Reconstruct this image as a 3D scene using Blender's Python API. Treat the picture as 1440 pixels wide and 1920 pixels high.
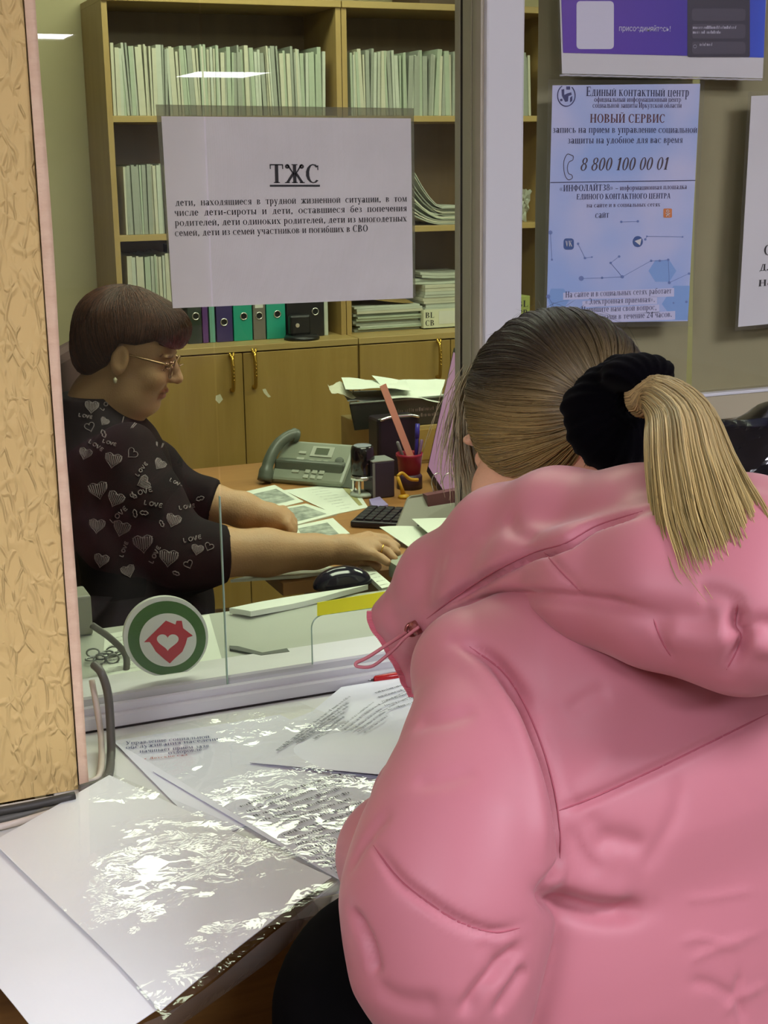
import bpy, bmesh, math, random
import numpy as np
from mathutils import Vector, Matrix
from mathutils.bvhtree import BVHTree

random.seed(7)
RNG = np.random.default_rng(7)
S = bpy.context.scene
for _o in list(bpy.data.objects):
    bpy.data.objects.remove(_o)
COL = S.collection

# ------------------------------------------------------------------ camera
CZ = 1.57                                   # height of the phone above the floor
FPX = 2638.3                                # focal length in pixels of the 1440x1920 frame
PITCH, ROLL, YAW = math.radians(14.05), math.radians(-0.725), math.radians(-22.56)
_cp, _sp = math.cos(PITCH), math.sin(PITCH)
_fw = np.array([-math.sin(YAW) * _cp, math.cos(YAW) * _cp, -_sp])
_r0 = np.array([math.cos(YAW), math.sin(YAW), 0.0])
_u0 = np.cross(_r0, _fw)
CR = math.cos(ROLL) * _r0 + math.sin(ROLL) * _u0
CU = -math.sin(ROLL) * _r0 + math.cos(ROLL) * _u0
CF = _fw
CAM = np.array([0.0, 0.0, CZ])
cam_data = bpy.data.cameras.new('camera')
cam_data.sensor_fit = 'VERTICAL'
cam_data.sensor_height = 24.0
cam_data.lens = 24.0 * FPX / 1920.0
cam_data.clip_start = 0.02
cam_data.clip_end = 60
cam = bpy.data.objects.new('camera', cam_data)
COL.objects.link(cam)
cam.matrix_world = Matrix(((CR[0], CU[0], -CF[0], 0), (CR[1], CU[1], -CF[1], 0), (CR[2], CU[2], -CF[2], CZ), (0, 0, 0, 1)))
S.camera = cam

# ------------------------------------------------------------------ view, world
S.view_settings.view_transform = 'Standard'
S.view_settings.look = 'None'
S.view_settings.gamma = 1.0
S.view_settings.use_curve_mapping = False
S.view_settings.exposure = 0.14
S.cycles.max_bounces = 8
S.cycles.transparent_max_bounces = 12
S.cycles.caustics_reflective = False
S.cycles.caustics_refractive = False
S.cycles.sample_clamp_indirect = 4.0
W = bpy.data.worlds.new('world')
S.world = W
W.use_nodes = True
W.node_tree.nodes['Background'].inputs[0].default_value = (0.9, 0.9, 1.0, 1)
W.node_tree.nodes['Background'].inputs[1].default_value = 0.0
HALL_E = 31.0                               # emission of the hall's ceiling panels
OFFICE_E = 12.0
HALL_COL = (0.94, 0.94, 1.05)
OFFICE_COL = (0.90, 1.0, 0.76)

# ------------------------------------------------------------------ geometry helpers: where a sight line meets a real plane
def ray(px, py):
    return (px - 720) / FPX * CR - (py - 960) / FPX * CU + CF
def Yp(px, py, y):
    d = ray(px, py); return CAM + d * (y / d[1])
def Zp(px, py, z):                          # z: height above the floor
    d = ray(px, py); return CAM + d * ((z - CZ) / d[2])
def Dp(px, py, dist):
    return CAM + ray(px, py) * dist

# ------------------------------------------------------------------ materials
def lin(c):
    return tuple(((v / 255) / 12.92 if v / 255 <= 0.04045 else ((v / 255 + 0.055) / 1.055) ** 2.4) for v in c[:3]) + (1,)
MATS = {}
def M(name, rgb, rough=0.55, spec=0.4, metal=0.0, **k):
    if name in MATS: return MATS[name]
    m = bpy.data.materials.new(name); m.use_nodes = True
    b = m.node_tree.nodes['Principled BSDF']
    b.inputs['Base Color'].default_value = lin(rgb)
    b.inputs['Roughness'].default_value = rough
    b.inputs['Specular IOR Level'].default_value = spec
    b.inputs['Metallic'].default_value = metal
    for kk, v in k.items():
        b.inputs[kk.replace('_', ' ')].default_value = v
    MATS[name] = m
    return m
class NT:
    def __init__(s, m): s.t = m.node_tree; s.b = s.t.nodes['Principled BSDF']
    def n(s, typ, **k):
        o = s.t.nodes.new(typ)
        for a, v in k.items():
            if a.startswith('i_'):
                key = a[2:]; key = int(key) if key.isdigit() else key.replace('_', ' ')
                o.inputs[key].default_value = v
            else: setattr(o, a, v)
        return o
    def l(s, a, ao, b, bi): s.t.links.new(a.outputs[ao], b.inputs[bi])
    def coords(s, scale=(1, 1, 1), rot=(0, 0, 0), kind='Object'):
        tc = s.n('ShaderNodeTexCoord'); mp = s.n('ShaderNodeMapping')
        mp.inputs['Scale'].default_value = scale; mp.inputs['Rotation'].default_value = rot
        s.l(tc, kind, mp, 'Vector'); return mp
def ramp(nt, stops, interp='LINEAR'):
    r = nt.n('ShaderNodeValToRGB'); r.color_ramp.interpolation = interp
    e = r.color_ramp.elements
    while len(e) < len(stops): e.new(0.5)
    for q, (p, c) in zip(e, stops): q.position = p; q.color = c
    return r
def noisy(name, rgb, rgb2, scale=(8, 8, 8), rough=0.5, spec=0.4, bump=0.0, bscale=None, detail=4, lo=0.35, hi=0.65, **k):
    if name in MATS: return MATS[name]
    m = M(name, rgb, rough, spec, **k); t = NT(m)
    mp = t.coords(scale); nz = t.n('ShaderNodeTexNoise', i_Scale=1.0, i_Detail=float(detail), i_Roughness=0.6)
    t.l(mp, 0, nz, 'Vector')
    r = ramp(t, [(lo, lin(rgb)), (hi, lin(rgb2))]); t.l(nz, 0, r, 0); t.l(r, 0, t.b, 'Base Color')
    if bump:
        n2 = t.n('ShaderNodeTexNoise', i_Scale=1.0, i_Detail=3.0)
        mp2 = t.coords(bscale or scale); t.l(mp2, 0, n2, 'Vector')
        bp = t.n('ShaderNodeBump', i_Strength=1.0, i_Distance=bump); t.l(n2, 0, bp, 'Height'); t.l(bp, 0, t.b, 'Normal')
    return m
def front_only(t, gain):
    """mirror reflection on the outer face only: a thin sheet has no total reflection inside"""
    ge = t.nodes.new('ShaderNodeNewGeometry'); iv = t.nodes.new('ShaderNodeMath'); iv.operation = 'MULTIPLY_ADD'; iv.inputs[1].default_value = -gain; iv.inputs[2].default_value = gain
    t.links.new(ge.outputs['Backfacing'], iv.inputs[0])
    mu = t.nodes.new('ShaderNodeMath'); mu.operation = 'MULTIPLY'; t.links.new(iv.outputs[0], mu.inputs[1]); return mu
def glass_mat(name, tint=(0.93, 0.96, 0.92), ior=1.5, gain=1.0, rough=0.0):
    if name in MATS: return MATS[name]
    m = bpy.data.materials.new(name); m.use_nodes = True; t = m.node_tree
    for x in list(t.nodes):
        if x.type != 'OUTPUT_MATERIAL': t.nodes.remove(x)
    out = [x for x in t.nodes][0]
    tr = t.nodes.new('ShaderNodeBsdfTransparent'); tr.inputs[0].default_value = (*tint, 1)
    gl = t.nodes.new('ShaderNodeBsdfGlossy'); gl.inputs['Roughness'].default_value = rough
    fr = t.nodes.new('ShaderNodeFresnel'); fr.inputs[0].default_value = ior
    mu = front_only(t, gain)
    mx = t.nodes.new('ShaderNodeMixShader')
    t.links.new(fr.outputs[0], mu.inputs[0]); t.links.new(mu.outputs[0], mx.inputs[0])
    t.links.new(tr.outputs[0], mx.inputs[1]); t.links.new(gl.outputs[0], mx.inputs[2]); t.links.new(mx.outputs[0], out.inputs[0])
    MATS[name] = m
    return m
def emit(name, rgb, strength, base=0.8):
    m = bpy.data.materials.new(name); m.use_nodes = True
    b = m.node_tree.nodes['Principled BSDF']
    b.inputs['Base Color'].default_value = (base, base, base, 1)
    b.inputs['Emission Color'].default_value = (*rgb, 1); b.inputs['Emission Strength'].default_value = strength
    return m

# ------------------------------------------------------------------ objects
ROOTLOC = {}
def props(o, label=None, cat=None, group=None, kind=None):
    if label: o['label'] = label
    if cat: o['category'] = cat
    if group: o['group'] = group
    if kind: o['kind'] = kind
    return o
def thing(name, label, cat, loc=(0, 0, 0), group=None, rot=(0, 0, 0)):
    o = bpy.data.objects.new(name, None); COL.objects.link(o)
    o.location = tuple(float(v) for v in loc); o.rotation_euler = rot
    o.empty_display_size = 0.05
    ROOTLOC[o] = np.array(loc, float)
    return props(o, label, cat, group)
def raw(name, V, F, mat, parent=None, smooth=False, local=False, loc=None):
    """V in world coordinates unless local; the object's origin sits at loc or at its thing's base."""
    V = np.asarray(V, float).reshape(-1, 3)
    off = np.zeros(3)
    if not local:
        if parent is not None: off = ROOTLOC.get(parent, np.zeros(3))
        elif loc is not None: off = np.array(loc, float)
        elif len(V): off = np.array([(V[:, 0].min() + V[:, 0].max()) / 2, (V[:, 1].min() + V[:, 1].max()) / 2, V[:, 2].min()])
    me = bpy.data.meshes.new(name)
    me.from_pydata((V - off).tolist(), [], F if isinstance(F, list) else F.tolist())
    if mat is not None: me.materials.append(mat)
    if smooth: me.polygons.foreach_set('use_smooth', [True] * len(me.polygons))
    me.update()
    o = bpy.data.objects.new(name, me); COL.objects.link(o)
    if parent is not None:
        o.parent = parent; ROOTLOC[o] = off
    else:
        if not local: o.location = off.tolist()
        ROOTLOC[o] = off
    return o
def clone(root, label=None, group=None, loc=None, rot=None):
    c = root.copy(); COL.objects.link(c)
    if loc is not None: c.location = tuple(float(v) for v in loc)
    if rot is not None: c.rotation_euler = rot
    if label: c['label'] = label
    if group: c['group'] = group
    for ch in root.children:
        d = ch.copy(); COL.objects.link(d); d.parent = c
        for g in ch.children:
            e = g.copy(); COL.objects.link(e); e.parent = d
    return c

def frame_from(z, hint=(0, 0, 1)):
    z = np.array(z, float); z /= np.linalg.norm(z)
    h = np.array(hint, float)
    if abs(h @ z) > 0.98 * np.linalg.norm(h): h = np.array([1.0, 0, 0])
    x = np.cross(h, z); x /= np.linalg.norm(x); y = np.cross(z, x)
    return x, y, z
class MB:
    def __init__(s): s.V = []; s.F = []
    def add(s, V, F):
        k = len(s.V); s.V += [tuple(map(float, v)) for v in V]; s.F += [[i + k for i in f] for f in F]; return s
    def box(s, a, b, R=None, o=None):
        x0, y0, z0 = a; x1, y1, z1 = b
        V = np.array([(x0, y0, z0), (x1, y0, z0), (x1, y1, z0), (x0, y1, z0), (x0, y0, z1), (x1, y0, z1), (x1, y1, z1), (x0, y1, z1)], float)
        if R is not None: V = V @ np.array(R, float).T
        if o is not None: V = V + np.array(o, float)
        return s.add(V, [[3, 2, 1, 0], [4, 5, 6, 7], [0, 1, 5, 4], [1, 2, 6, 5], [2, 3, 7, 6], [3, 0, 4, 7]])
    def bbox(s, a, b, r=0.003, R=None, o=None):
        """box with chamfered edges"""
        bm = bmesh.new()
        a = np.array(a, float); b = np.array(b, float)
        bmesh.ops.create_cube(bm, size=1.0)
        for v in bm.verts: v.co = Vector((a + b) / 2 + np.array(v.co) * (b - a))
        bmesh.ops.bevel(bm, geom=bm.edges[:], offset=min(r, 0.45 * (b - a).min()), segments=2, affect='EDGES', profile=0.5)
        V = np.array([v.co[:] for v in bm.verts])
        bm.verts.index_update()
        F = [[v.index for v in f.verts] for f in bm.faces]; bm.free()
        if R is not None: V = V @ np.array(R, float).T
        if o is not None: V = V + np.array(o, float)
        return s.add(V, F)
    def poly(s, P, n):
        """prism: polygon P (3-D loop) extruded along the vector n"""
        P = np.array(P, float); k = len(P); n = np.array(n, float)
        V = np.concatenate([P, P + n])
        F = [list(range(k))[::-1], list(range(k, 2 * k))] + [[i, (i + 1) % k, k + (i + 1) % k, k + i] for i in range(k)]
        return s.add(V, F)
    def tube(s, P, r, n=8, caps=True):
        P = np.array(P, float); k = len(P); r = np.broadcast_to(np.array(r, float), (k,))
        T = np.gradient(P, axis=0); V = []
        x, y, z = frame_from(T[0])
        for i in range(k):
            t = T[i] / (np.linalg.norm(T[i]) + 1e-12)
            x = x - (x @ t) * t; x /= np.linalg.norm(x); y = np.cross(t, x)
            for j in range(n):
                a = 2 * math.pi * j / n; V.append(P[i] + r[i] * (math.cos(a) * x + math.sin(a) * y))
        F = [[i * n + j, i * n + (j + 1) % n, (i + 1) * n + (j + 1) % n, (i + 1) * n + j] for i in range(k - 1) for j in range(n)]
        if caps: F += [list(range(n))[::-1], [(k - 1) * n + j for j in range(n)]]
        return s.add(V, F)
    def lathe(s, o, axis, prof, n=24, hint=(0, 0, 1)):
        """prof: (radius, height along the axis)"""
        x, y, z = frame_from(axis, hint); o = np.array(o, float); V = []
        for (r, h) in prof:
            for j in range(n):
                a = 2 * math.pi * j / n; V.append(o + z * h + r * (math.cos(a) * x + math.sin(a) * y))
        k = len(prof)
        F = [[i * n + j, i * n + (j + 1) % n, (i + 1) * n + (j + 1) % n, (i + 1) * n + j] for i in range(k - 1) for j in range(n)]
        F += [list(range(n))[::-1], [(k - 1) * n + j for j in range(n)]]
        return s.add(V, F)
    def grid(s, P):
        P = np.array(P, float); a, b = P.shape[:2]
        return s.add(P.reshape(-1, 3), [[i * b + j, i * b + j + 1, (i + 1) * b + j + 1, (i + 1) * b + j] for i in range(a - 1) for j in range(b - 1)])
    def build(s, name, mat, parent=None, smooth=False, local=False, loc=None):
        return raw(name, s.V, s.F, mat, parent, smooth, local, loc)
def spline(P, n=8):
    """Catmull-Rom through the rows of P (any number of columns)"""
    P = np.array(P, float)
    if len(P) < 3: return np.array([P[0] + (P[-1] - P[0]) * t for t in np.linspace(0, 1, n + 1)])
    Q = np.concatenate([[2 * P[0] - P[1]], P, [2 * P[-1] - P[-2]]]); out = []
    for i in range(1, len(Q) - 2):
        for t in np.linspace(0, 1, n, endpoint=False):
            a, b, c, d = Q[i - 1], Q[i], Q[i + 1], Q[i + 2]
            out.append(0.5 * (2 * b + (c - a) * t + (2 * a - 5 * b + 4 * c - d) * t * t + (3 * b - a - 3 * c + d) * t ** 3))
    out.append(P[-1]); return np.array(out)

# ------------------------------------------------------------------ signed-distance modelling for bodies and cloth
def s_cone(p, a, b, ra, rb):
    a = np.array(a, np.float32); b = np.array(b, np.float32); ab = b - a
    t = np.clip(((p - a) @ ab) / (ab @ ab + 1e-12), 0, 1)
    return np.linalg.norm(p - a - t[:, None] * ab, axis=1) - (ra + (rb - ra) * t)
def s_chain(p, pts, k=0.0):
    d = None
    for q0, q1 in zip(pts[:-1], pts[1:]):
        e = s_cone(p, q0[:3], q1[:3], q0[3], q1[3])
        d = e if d is None else (np.minimum(d, e) if k == 0 else smin(d, e, k))
    return d
def s_ell(p, c, r, A=None):
    q = p - np.array(c, np.float32)
    if A is not None: q = q @ np.array(A, np.float32).T
    r = np.array(r, np.float32)
    k0 = np.linalg.norm(q / r, axis=1); k1 = np.linalg.norm(q / (r * r), axis=1)
    return k0 * (k0 - 1) / (k1 + 1e-9)
def s_box(p, c, h, A=None, r=0.0):
    q = p - np.array(c, np.float32)
    if A is not None: q = q @ np.array(A, np.float32).T
    q = np.abs(q) - (np.array(h, np.float32) - r)
    return np.linalg.norm(np.maximum(q, 0), axis=1) + np.minimum(q.max(axis=1), 0) - r
def smin(a, b, k):
    h = np.clip(0.5 + 0.5 * (b - a) / k, 0, 1)
    return b + (a - b) * h - k * h * (1 - h)
def smax(a, b, k): return -smin(-a, -b, k)
def sdf_mesh(f, lo, hi, h):
    lo = np.array(lo, float); hi = np.array(hi, float)
    B = 5; nb = np.ceil((hi - lo) / (h * B)).astype(int); n = nb * B + 1
    c = np.stack(np.meshgrid(*[(np.arange(nb[i]) + 0.5) * B * h + lo[i] for i in range(3)], indexing='ij'), -1).reshape(-1, 3).astype(np.float32)
    dc = f(c).reshape(nb)
    act = np.abs(dc) < B * h * 1.6
    D = np.where(np.repeat(np.repeat(np.repeat(dc, B, 0), B, 1), B, 2) > 0, 1.0, -1.0).astype(np.float32)
    D = np.pad(D, ((0, 1), (0, 1), (0, 1)), mode='edge')
    mk = np.repeat(np.repeat(np.repeat(act, B, 0), B, 1), B, 2); mk = np.pad(mk, ((0, 1),) * 3, mode='edge')
    mk[1:] |= mk[:-1].copy(); mk[:, 1:] |= mk[:, :-1].copy(); mk[:, :, 1:] |= mk[:, :, :-1].copy()
    I = np.argwhere(mk); vals = np.empty(len(I), np.float32)
    for i in range(0, len(I), 200000):
        vals[i:i + 200000] = f((I[i:i + 200000] * h + lo).astype(np.float32))
    D[mk] = vals
    D[0] = D[-1] = 1; D[:, 0] = D[:, -1] = 1; D[:, :, 0] = D[:, :, -1] = 1
    neg = D < 0
    cs = np.zeros(np.array(D.shape) - 1, np.int8)
    for a in (0, 1):
        for b in (0, 1):
            for e in (0, 1):
                cs += neg[a:a + cs.shape[0], b:b + cs.shape[1], e:e + cs.shape[2]]
    cells = np.argwhere((cs > 0) & (cs < 8))
    idx = -np.ones(cs.shape, np.int64); idx[tuple(cells.T)] = np.arange(len(cells))
    acc = np.zeros((len(cells), 3)); cnt = np.zeros(len(cells))
    cor = [(a, b, e) for a in (0, 1) for b in (0, 1) for e in (0, 1)]
    for u in cor:
        for v in cor:
            if sum(abs(u[i] - v[i]) for i in range(3)) == 1 and u < v:
                d0 = D[tuple((cells + u).T)]; d1 = D[tuple((cells + v).T)]
                m = (d0 < 0) != (d1 < 0)
                t = np.where(m, d0 / np.where(m, d0 - d1, 1), 0)
                pos = np.array(u) + t[:, None] * (np.array(v) - np.array(u))
                acc[m] += pos[m]; cnt[m] += 1
    V = (cells + acc / np.maximum(cnt, 1)[:, None]) * h + lo
    Fs = []
    for ax in range(3):
        o = [i for i in range(3) if i != ax]
        s0 = [slice(None)] * 3; s1 = [slice(None)] * 3; s0[ax] = slice(0, -1); s1[ax] = slice(1, None)
        e = np.argwhere(neg[tuple(s0)] != neg[tuple(s1)])
        e = e[(e[:, o[0]] > 0) & (e[:, o[1]] > 0) & (e[:, o[0]] < cs.shape[o[0]]) & (e[:, o[1]] < cs.shape[o[1]])]
        q = []
        for (da, db) in ((0, 0), (-1, 0), (-1, -1), (0, -1)):
            g = e.copy(); g[:, o[0]] += da; g[:, o[1]] += db; q.append(idx[tuple(g.T)])
        q = np.stack(q, 1); flip = neg[tuple(e.T)]
        if ax == 1: flip = ~flip
        q[~flip] = q[~flip][:, ::-1]
        Fs.append(q[(q >= 0).all(1)])
    return V, np.concatenate(Fs)
def laplace(V, F, it=2, lam=0.5):
    E = np.concatenate([F[:, [0, 1]], F[:, [1, 2]], F[:, [2, 3]], F[:, [3, 0]]]); E = np.concatenate([E, E[:, ::-1]])
    for _ in range(it):
        a = np.zeros_like(V); c = np.zeros(len(V)); np.add.at(a, E[:, 0], V[E[:, 1]]); np.add.at(c, E[:, 0], 1)
        V = V + lam * (a / np.maximum(c, 1)[:, None] - V)
    return V
def vnormals(V, F):
    n = np.cross(V[F[:, 2]] - V[F[:, 0]], V[F[:, 3]] - V[F[:, 1]]); N = np.zeros_like(V)
    for i in range(4): np.add.at(N, F[:, i], n)
    return N / (np.linalg.norm(N, axis=1, keepdims=True) + 1e-12)
def bvh_of(V, F): return BVHTree.FromPolygons([tuple(v) for v in V.tolist()], F.tolist() if not isinstance(F, list) else F)
def trace(bvh, pts, step=8):
    """surface points met by the sight lines along a traced line"""
    out = []
    Q = spline(pts, max(2, int(np.linalg.norm(np.diff(np.array(pts, float), axis=0), axis=1).max() / step)))
    for x, y in Q:
        d = ray(x, y); h = bvh.ray_cast(Vector(CAM), Vector(d / np.linalg.norm(d)))
        if h[0] is not None: out.append(np.array(h[0]))
    return np.array(out).reshape(-1, 3)
def crease(V, N, bvh, lines):
    """lines: (points, height, width): ridges (+) or grooves (-) along lines lying on the surface; tapered at both ends"""
    dv = np.zeros(len(V))
    for pts, a, w in lines:
        P = trace(bvh, pts)
        if len(P) < 2: continue
        near = np.argwhere(((V > P.min(0) - 3 * w) & (V < P.max(0) + 3 * w)).all(1))[:, 0]
        if not len(near): continue
        best = np.full(len(near), 9.0); tt = np.zeros(len(near))
        for i in range(len(P) - 1):
            ab = P[i + 1] - P[i]; t = np.clip(((V[near] - P[i]) @ ab) / (ab @ ab + 1e-12), 0, 1)
            d = np.linalg.norm(V[near] - P[i] - t[:, None] * ab, axis=1); m = d < best
            best[m] = d[m]; tt[m] = ((i + t) / (len(P) - 1))[m]
        tap = np.clip(np.minimum(tt, 1 - tt) / 0.18, 0.15, 1)
        dv[near] += a * tap * np.exp(-(best / w) ** 2)
    return V + N * dv[:, None]
# ================================================================== SETTING
CTR = CZ - 0.645        # counter top
DSK = CZ - 0.775        # desk top in the office
YG = 1.565              # plane of the left glass
YS = 1.572              # plane of the notice behind the glass
YF = 1.548              # plane of the posters on the right window
CEIL = CZ + 0.98
def struct(name, mb, mat, smooth=False):
    o = mb.build(name, mat, smooth=smooth); o['kind'] = 'structure'; return o

# ---- wallpaper: warm yellow with raised crossing wrinkles
wp = M('wallpaper', (214, 184, 122), 0.62, 0.35); t = NT(wp)
def veins(scale, rot, stretch, w):
    mp = t.coords((scale, scale, scale * stretch), (0, rot, 0))
    n0 = t.n('ShaderNodeTexNoise', i_Scale=0.9, i_Detail=2.0); t.l(mp, 0, n0, 'Vector')
    ad = t.n('ShaderNodeVectorMath', operation='MULTIPLY_ADD'); ad.inputs[1].default_value = (0.5, 0.5, 0.5)
    t.l(n0, 1, ad, 0); t.l(mp, 0, ad, 2)
    vo = t.n('ShaderNodeTexVoronoi', feature='DISTANCE_TO_EDGE'); vo.inputs['Scale'].default_value = 1.0; t.l(ad, 0, vo, 'Vector')
    mr = t.n('ShaderNodeMapRange'); mr.inputs[1].default_value = 0.0; mr.inputs[2].default_value = w; mr.inputs[3].default_value = 1; mr.inputs[4].default_value = 0
    mr.interpolation_type = 'SMOOTHSTEP'
    t.l(vo, 0, mr, 0)
    n1 = t.n('ShaderNodeTexNoise', i_Scale=1.7, i_Detail=1.0); t.l(mp, 0, n1, 'Vector')
    mk = t.n('ShaderNodeMapRange'); mk.inputs[1].default_value = 0.42; mk.inputs[2].default_value = 0.58; t.l(n1, 0, mk, 0)
    mu = t.n('ShaderNodeMath', operation='MULTIPLY'); t.l(mr, 0, mu, 0); t.l(mk, 0, mu, 1); return mu
a = veins(38, 0.5, 0.45, 0.11); b2 = veins(46, -0.7, 0.4, 0.10); c2 = veins(60, 1.2, 0.5, 0.10)
m1 = t.n('ShaderNodeMath', operation='MAXIMUM'); t.l(a, 0, m1, 0); t.l(b2, 0, m1, 1)
m2 = t.n('ShaderNodeMath', operation='MAXIMUM'); t.l(m1, 0, m2, 0); t.l(c2, 0, m2, 1)
bp = t.n('ShaderNodeBump', i_Strength=1.0, i_Distance=0.0018); t.l(m2, 0, bp, 'Height'); t.l(bp, 0, t.b, 'Normal')

white_paint = noisy('white_paint', (205, 202, 198), (212, 210, 206), (3, 3, 3), 0.6)
pvc = M('white_plastic', (200, 199, 202), 0.35, 0.45)
pvc_shaded = M('shaded_side_plastic', (176, 168, 150), 0.4, 0.4)  # same white plastic on the post's side, its shade put into a beige grey
olive_wall = noisy('office_wall', (186, 176, 140), (194, 184, 148), (2, 2, 2), 0.7, 0.2)
floor_mat = noisy('linoleum', (118, 98, 78), (134, 112, 90), (14, 14, 14), 0.45)
trim_mat = noisy('plaster_edge', (218, 184, 156), (228, 198, 170), (30, 30, 60), 0.65, bump=0.001, bscale=(60, 60, 200))

XW = 0.226; YW = 1.40
struct('wall_left', MB().box((-3.0, YW, CTR + 0.0005), (XW, YW + 0.12, CEIL)).box((-3.0, YW + 0.03, 0), (0.19, YW + 0.12, CTR - 0.035)), wp)
tr_ = MB(); zz = np.linspace(CTR, CEIL, 60)
P = [[(XW + 0.001, YW - 0.003 + 0.0012 * math.sin(z * 23), z), (XW + 0.006, YW - 0.006 + 0.001 * math.sin(z * 41), z), (XW + 0.0115 + 0.0008 * math.sin(z * 17 + 1), YW - 0.004, z), (XW + 0.0125, YW + 0.11, z)] for z in zz]
struct('trim_1', tr_.grid(P), trim_mat, True)
struct('wall_partition_right', MB().box((1.72, 1.56, 0), (6.5, 1.68, CEIL)), white_paint)
struct('wall_partition_top', MB().box((XW, 1.60, CZ + 0.62), (1.72, 1.68, CEIL)), white_paint)
struct('wall_partition_left', MB().box((-3.0, 1.55, 0), (0.2, 1.66, CEIL)), white_paint)
struct('wall_partition_base', MB().box((XW, 1.57, 0), (1.72, 1.65, CTR - 0.035)), white_paint)
struct('floor', MB().box((-3.0, -15.5, -0.05), (6.5, 5.0, 0)), floor_mat)
struct('ceiling', MB().box((-3.0, -15.5, CEIL), (6.5, 5.0, CEIL + 0.05)), white_paint)
struct('wall_hall_left', MB().box((-3.1, -15.5, 0), (-3.0, 5.0, CEIL)), white_paint)
struct('wall_hall_right', MB().box((6.5, -15.5, 0), (6.6, 5.0, CEIL)), white_paint)
struct('wall_hall_rear', MB().box((-3.0, -15.6, 0), (6.5, -15.5, CEIL)), white_paint)
struct('wall_office_back', MB().box((-3.0, 4.93, 0), (6.5, 5.05, CEIL)), olive_wall)

# ---- ceiling lights
hall_em = emit('hall_panel_glow', HALL_COL, HALL_E); off_em = emit('office_panel_glow', OFFICE_COL, OFFICE_E)
lamp_frame = M('lamp_frame', (225, 225, 225), 0.4)
def lamp(x, y, sx, sy, em, label, group=None):
    r = thing('ceiling_light', label, 'ceiling light', (x, y, CEIL), group)
    fr = MB()
    for a, b in (((-sx, -sy), (sx, -sy + .02)), ((-sx, sy - .02), (sx, sy)), ((-sx, -sy), (-sx + .02, sy)), ((sx - .02, -sy), (sx, sy))):
        fr.box((a[0] + x, a[1] + y, CEIL - 0.03), (b[0] + x, b[1] + y, CEIL))
    fr.build('frame', lamp_frame, r)
    MB().box((x - sx + .02, y - sy + .02, CEIL - 0.02), (x + sx - .02, y + sy - .02, CEIL - 0.004)).build('diffuser', em, r)
    return r
G = 'ceiling panels of the hall behind the camera'
for (x, y) in ((1.65, -0.30), (-1.25, -0.45), (0.35, -1.75), (1.6, -5.2), (1.8, -8.4), (4.75, -12.9)):  # left panel is added to brighten the papers, the third placed as frontal fill
    lamp(x, y, 0.42 if y > -10 else 0.46, 0.30 if y > -10 else 0.62, hall_em, 'square bright panel in the ceiling of the hall, mirrored in the glass' if y < -12 else 'square bright panel in the ceiling of the hall', G if y > -12 else None)
for (x, y) in ((1.30, 4.12), (1.15, 2.42), (2.95, 3.2)):  # the panel over the clerk is added to brighten her near side
    lamp(x, y, 0.62, 0.17 if y > 4 else 0.34, off_em, 'bright panel in the office ceiling close to the bookcases' if y > 4 else ('bright panel added to the office ceiling to light the seated clerk' if x < 2 else 'bright panel in the office ceiling far right of the desk'))

# ---- the service window (frame, rails, panes)
glass = glass_mat('window_glass', (0.955, 0.965, 0.93), 1.5, 1.0)
glass_edge = M('glass_edge', (150, 175, 160), 0.25, 0.6)
gasket = M('dark_gasket', (34, 26, 26), 0.6)
win = thing('window_1', None, None, (0.5, 1.59, CTR)); win['kind'] = 'structure'
# bottom rail: a stepped profile run along the counter
prof = [(1.549, CTR), (1.549, CTR + 0.016), (1.552, CTR + 0.0185), (1.556, CTR + 0.019), (1.556, CTR + 0.027), (1.5585, CTR + 0.029), (1.5605, CTR + 0.0285), (1.561, CTR + 0.019),
        (1.568, CTR + 0.019), (1.569, CTR + 0.0335), (1.5715, CTR + 0.036), (1.60, CTR + 0.037), (1.63, CTR + 0.037), (1.63, CTR)]
MB().poly([(XW - 0.02, y, z) for y, z in prof], (0.785 - XW + 0.02, 0, 0)).build('bottom_rail', pvc, win)
MB().box((XW - 0.02, 1.5475, CTR + 0.0003), (0.785, 1.5492, CTR + 0.0022)).build('sealant_gap', gasket, win)
top_z = CZ + 0.62
mf = MB().bbox((0.781, 1.549, CTR - 0.02), (0.832, 1.63, top_z), 0.003); mf.build('mullion', pvc, win)
sd = MB()
for y0, y1, dx in ((1.556, 1.578, 0.004), (1.582, 1.606, 0.004), (1.616, 1.63, 0.003)):
    sd.bbox((0.781 - dx, y0, CTR + 0.034), (0.7825, y1, top_z), 0.0015)
sd.build('sash_stile', pvc_shaded, win)
MB().box((0.7795, 1.606, CTR + 0.034), (0.782, 1.616, top_z)).build('gasket_strip', gasket, win)
MB().bbox((0.775, 1.549, CTR + 0.300), (1.72, 1.60, CTR + 0.335), 0.002).build('right_window_rail', M('rail_taupe', (166, 156, 132), 0.5), win)
MB().bbox((0.834, 1.5475, CTR + 0.333), (1.72, 1.56, CTR + 0.3375), 0.001).build('rail_edge', pvc, win)
MB().bbox((0.80, 1.562, CTR + 0.02), (1.72, 1.60, CTR + 0.302), 0.002).build('lower_panel', M('beige_panel', (150, 138, 112), 0.5), win)
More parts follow.
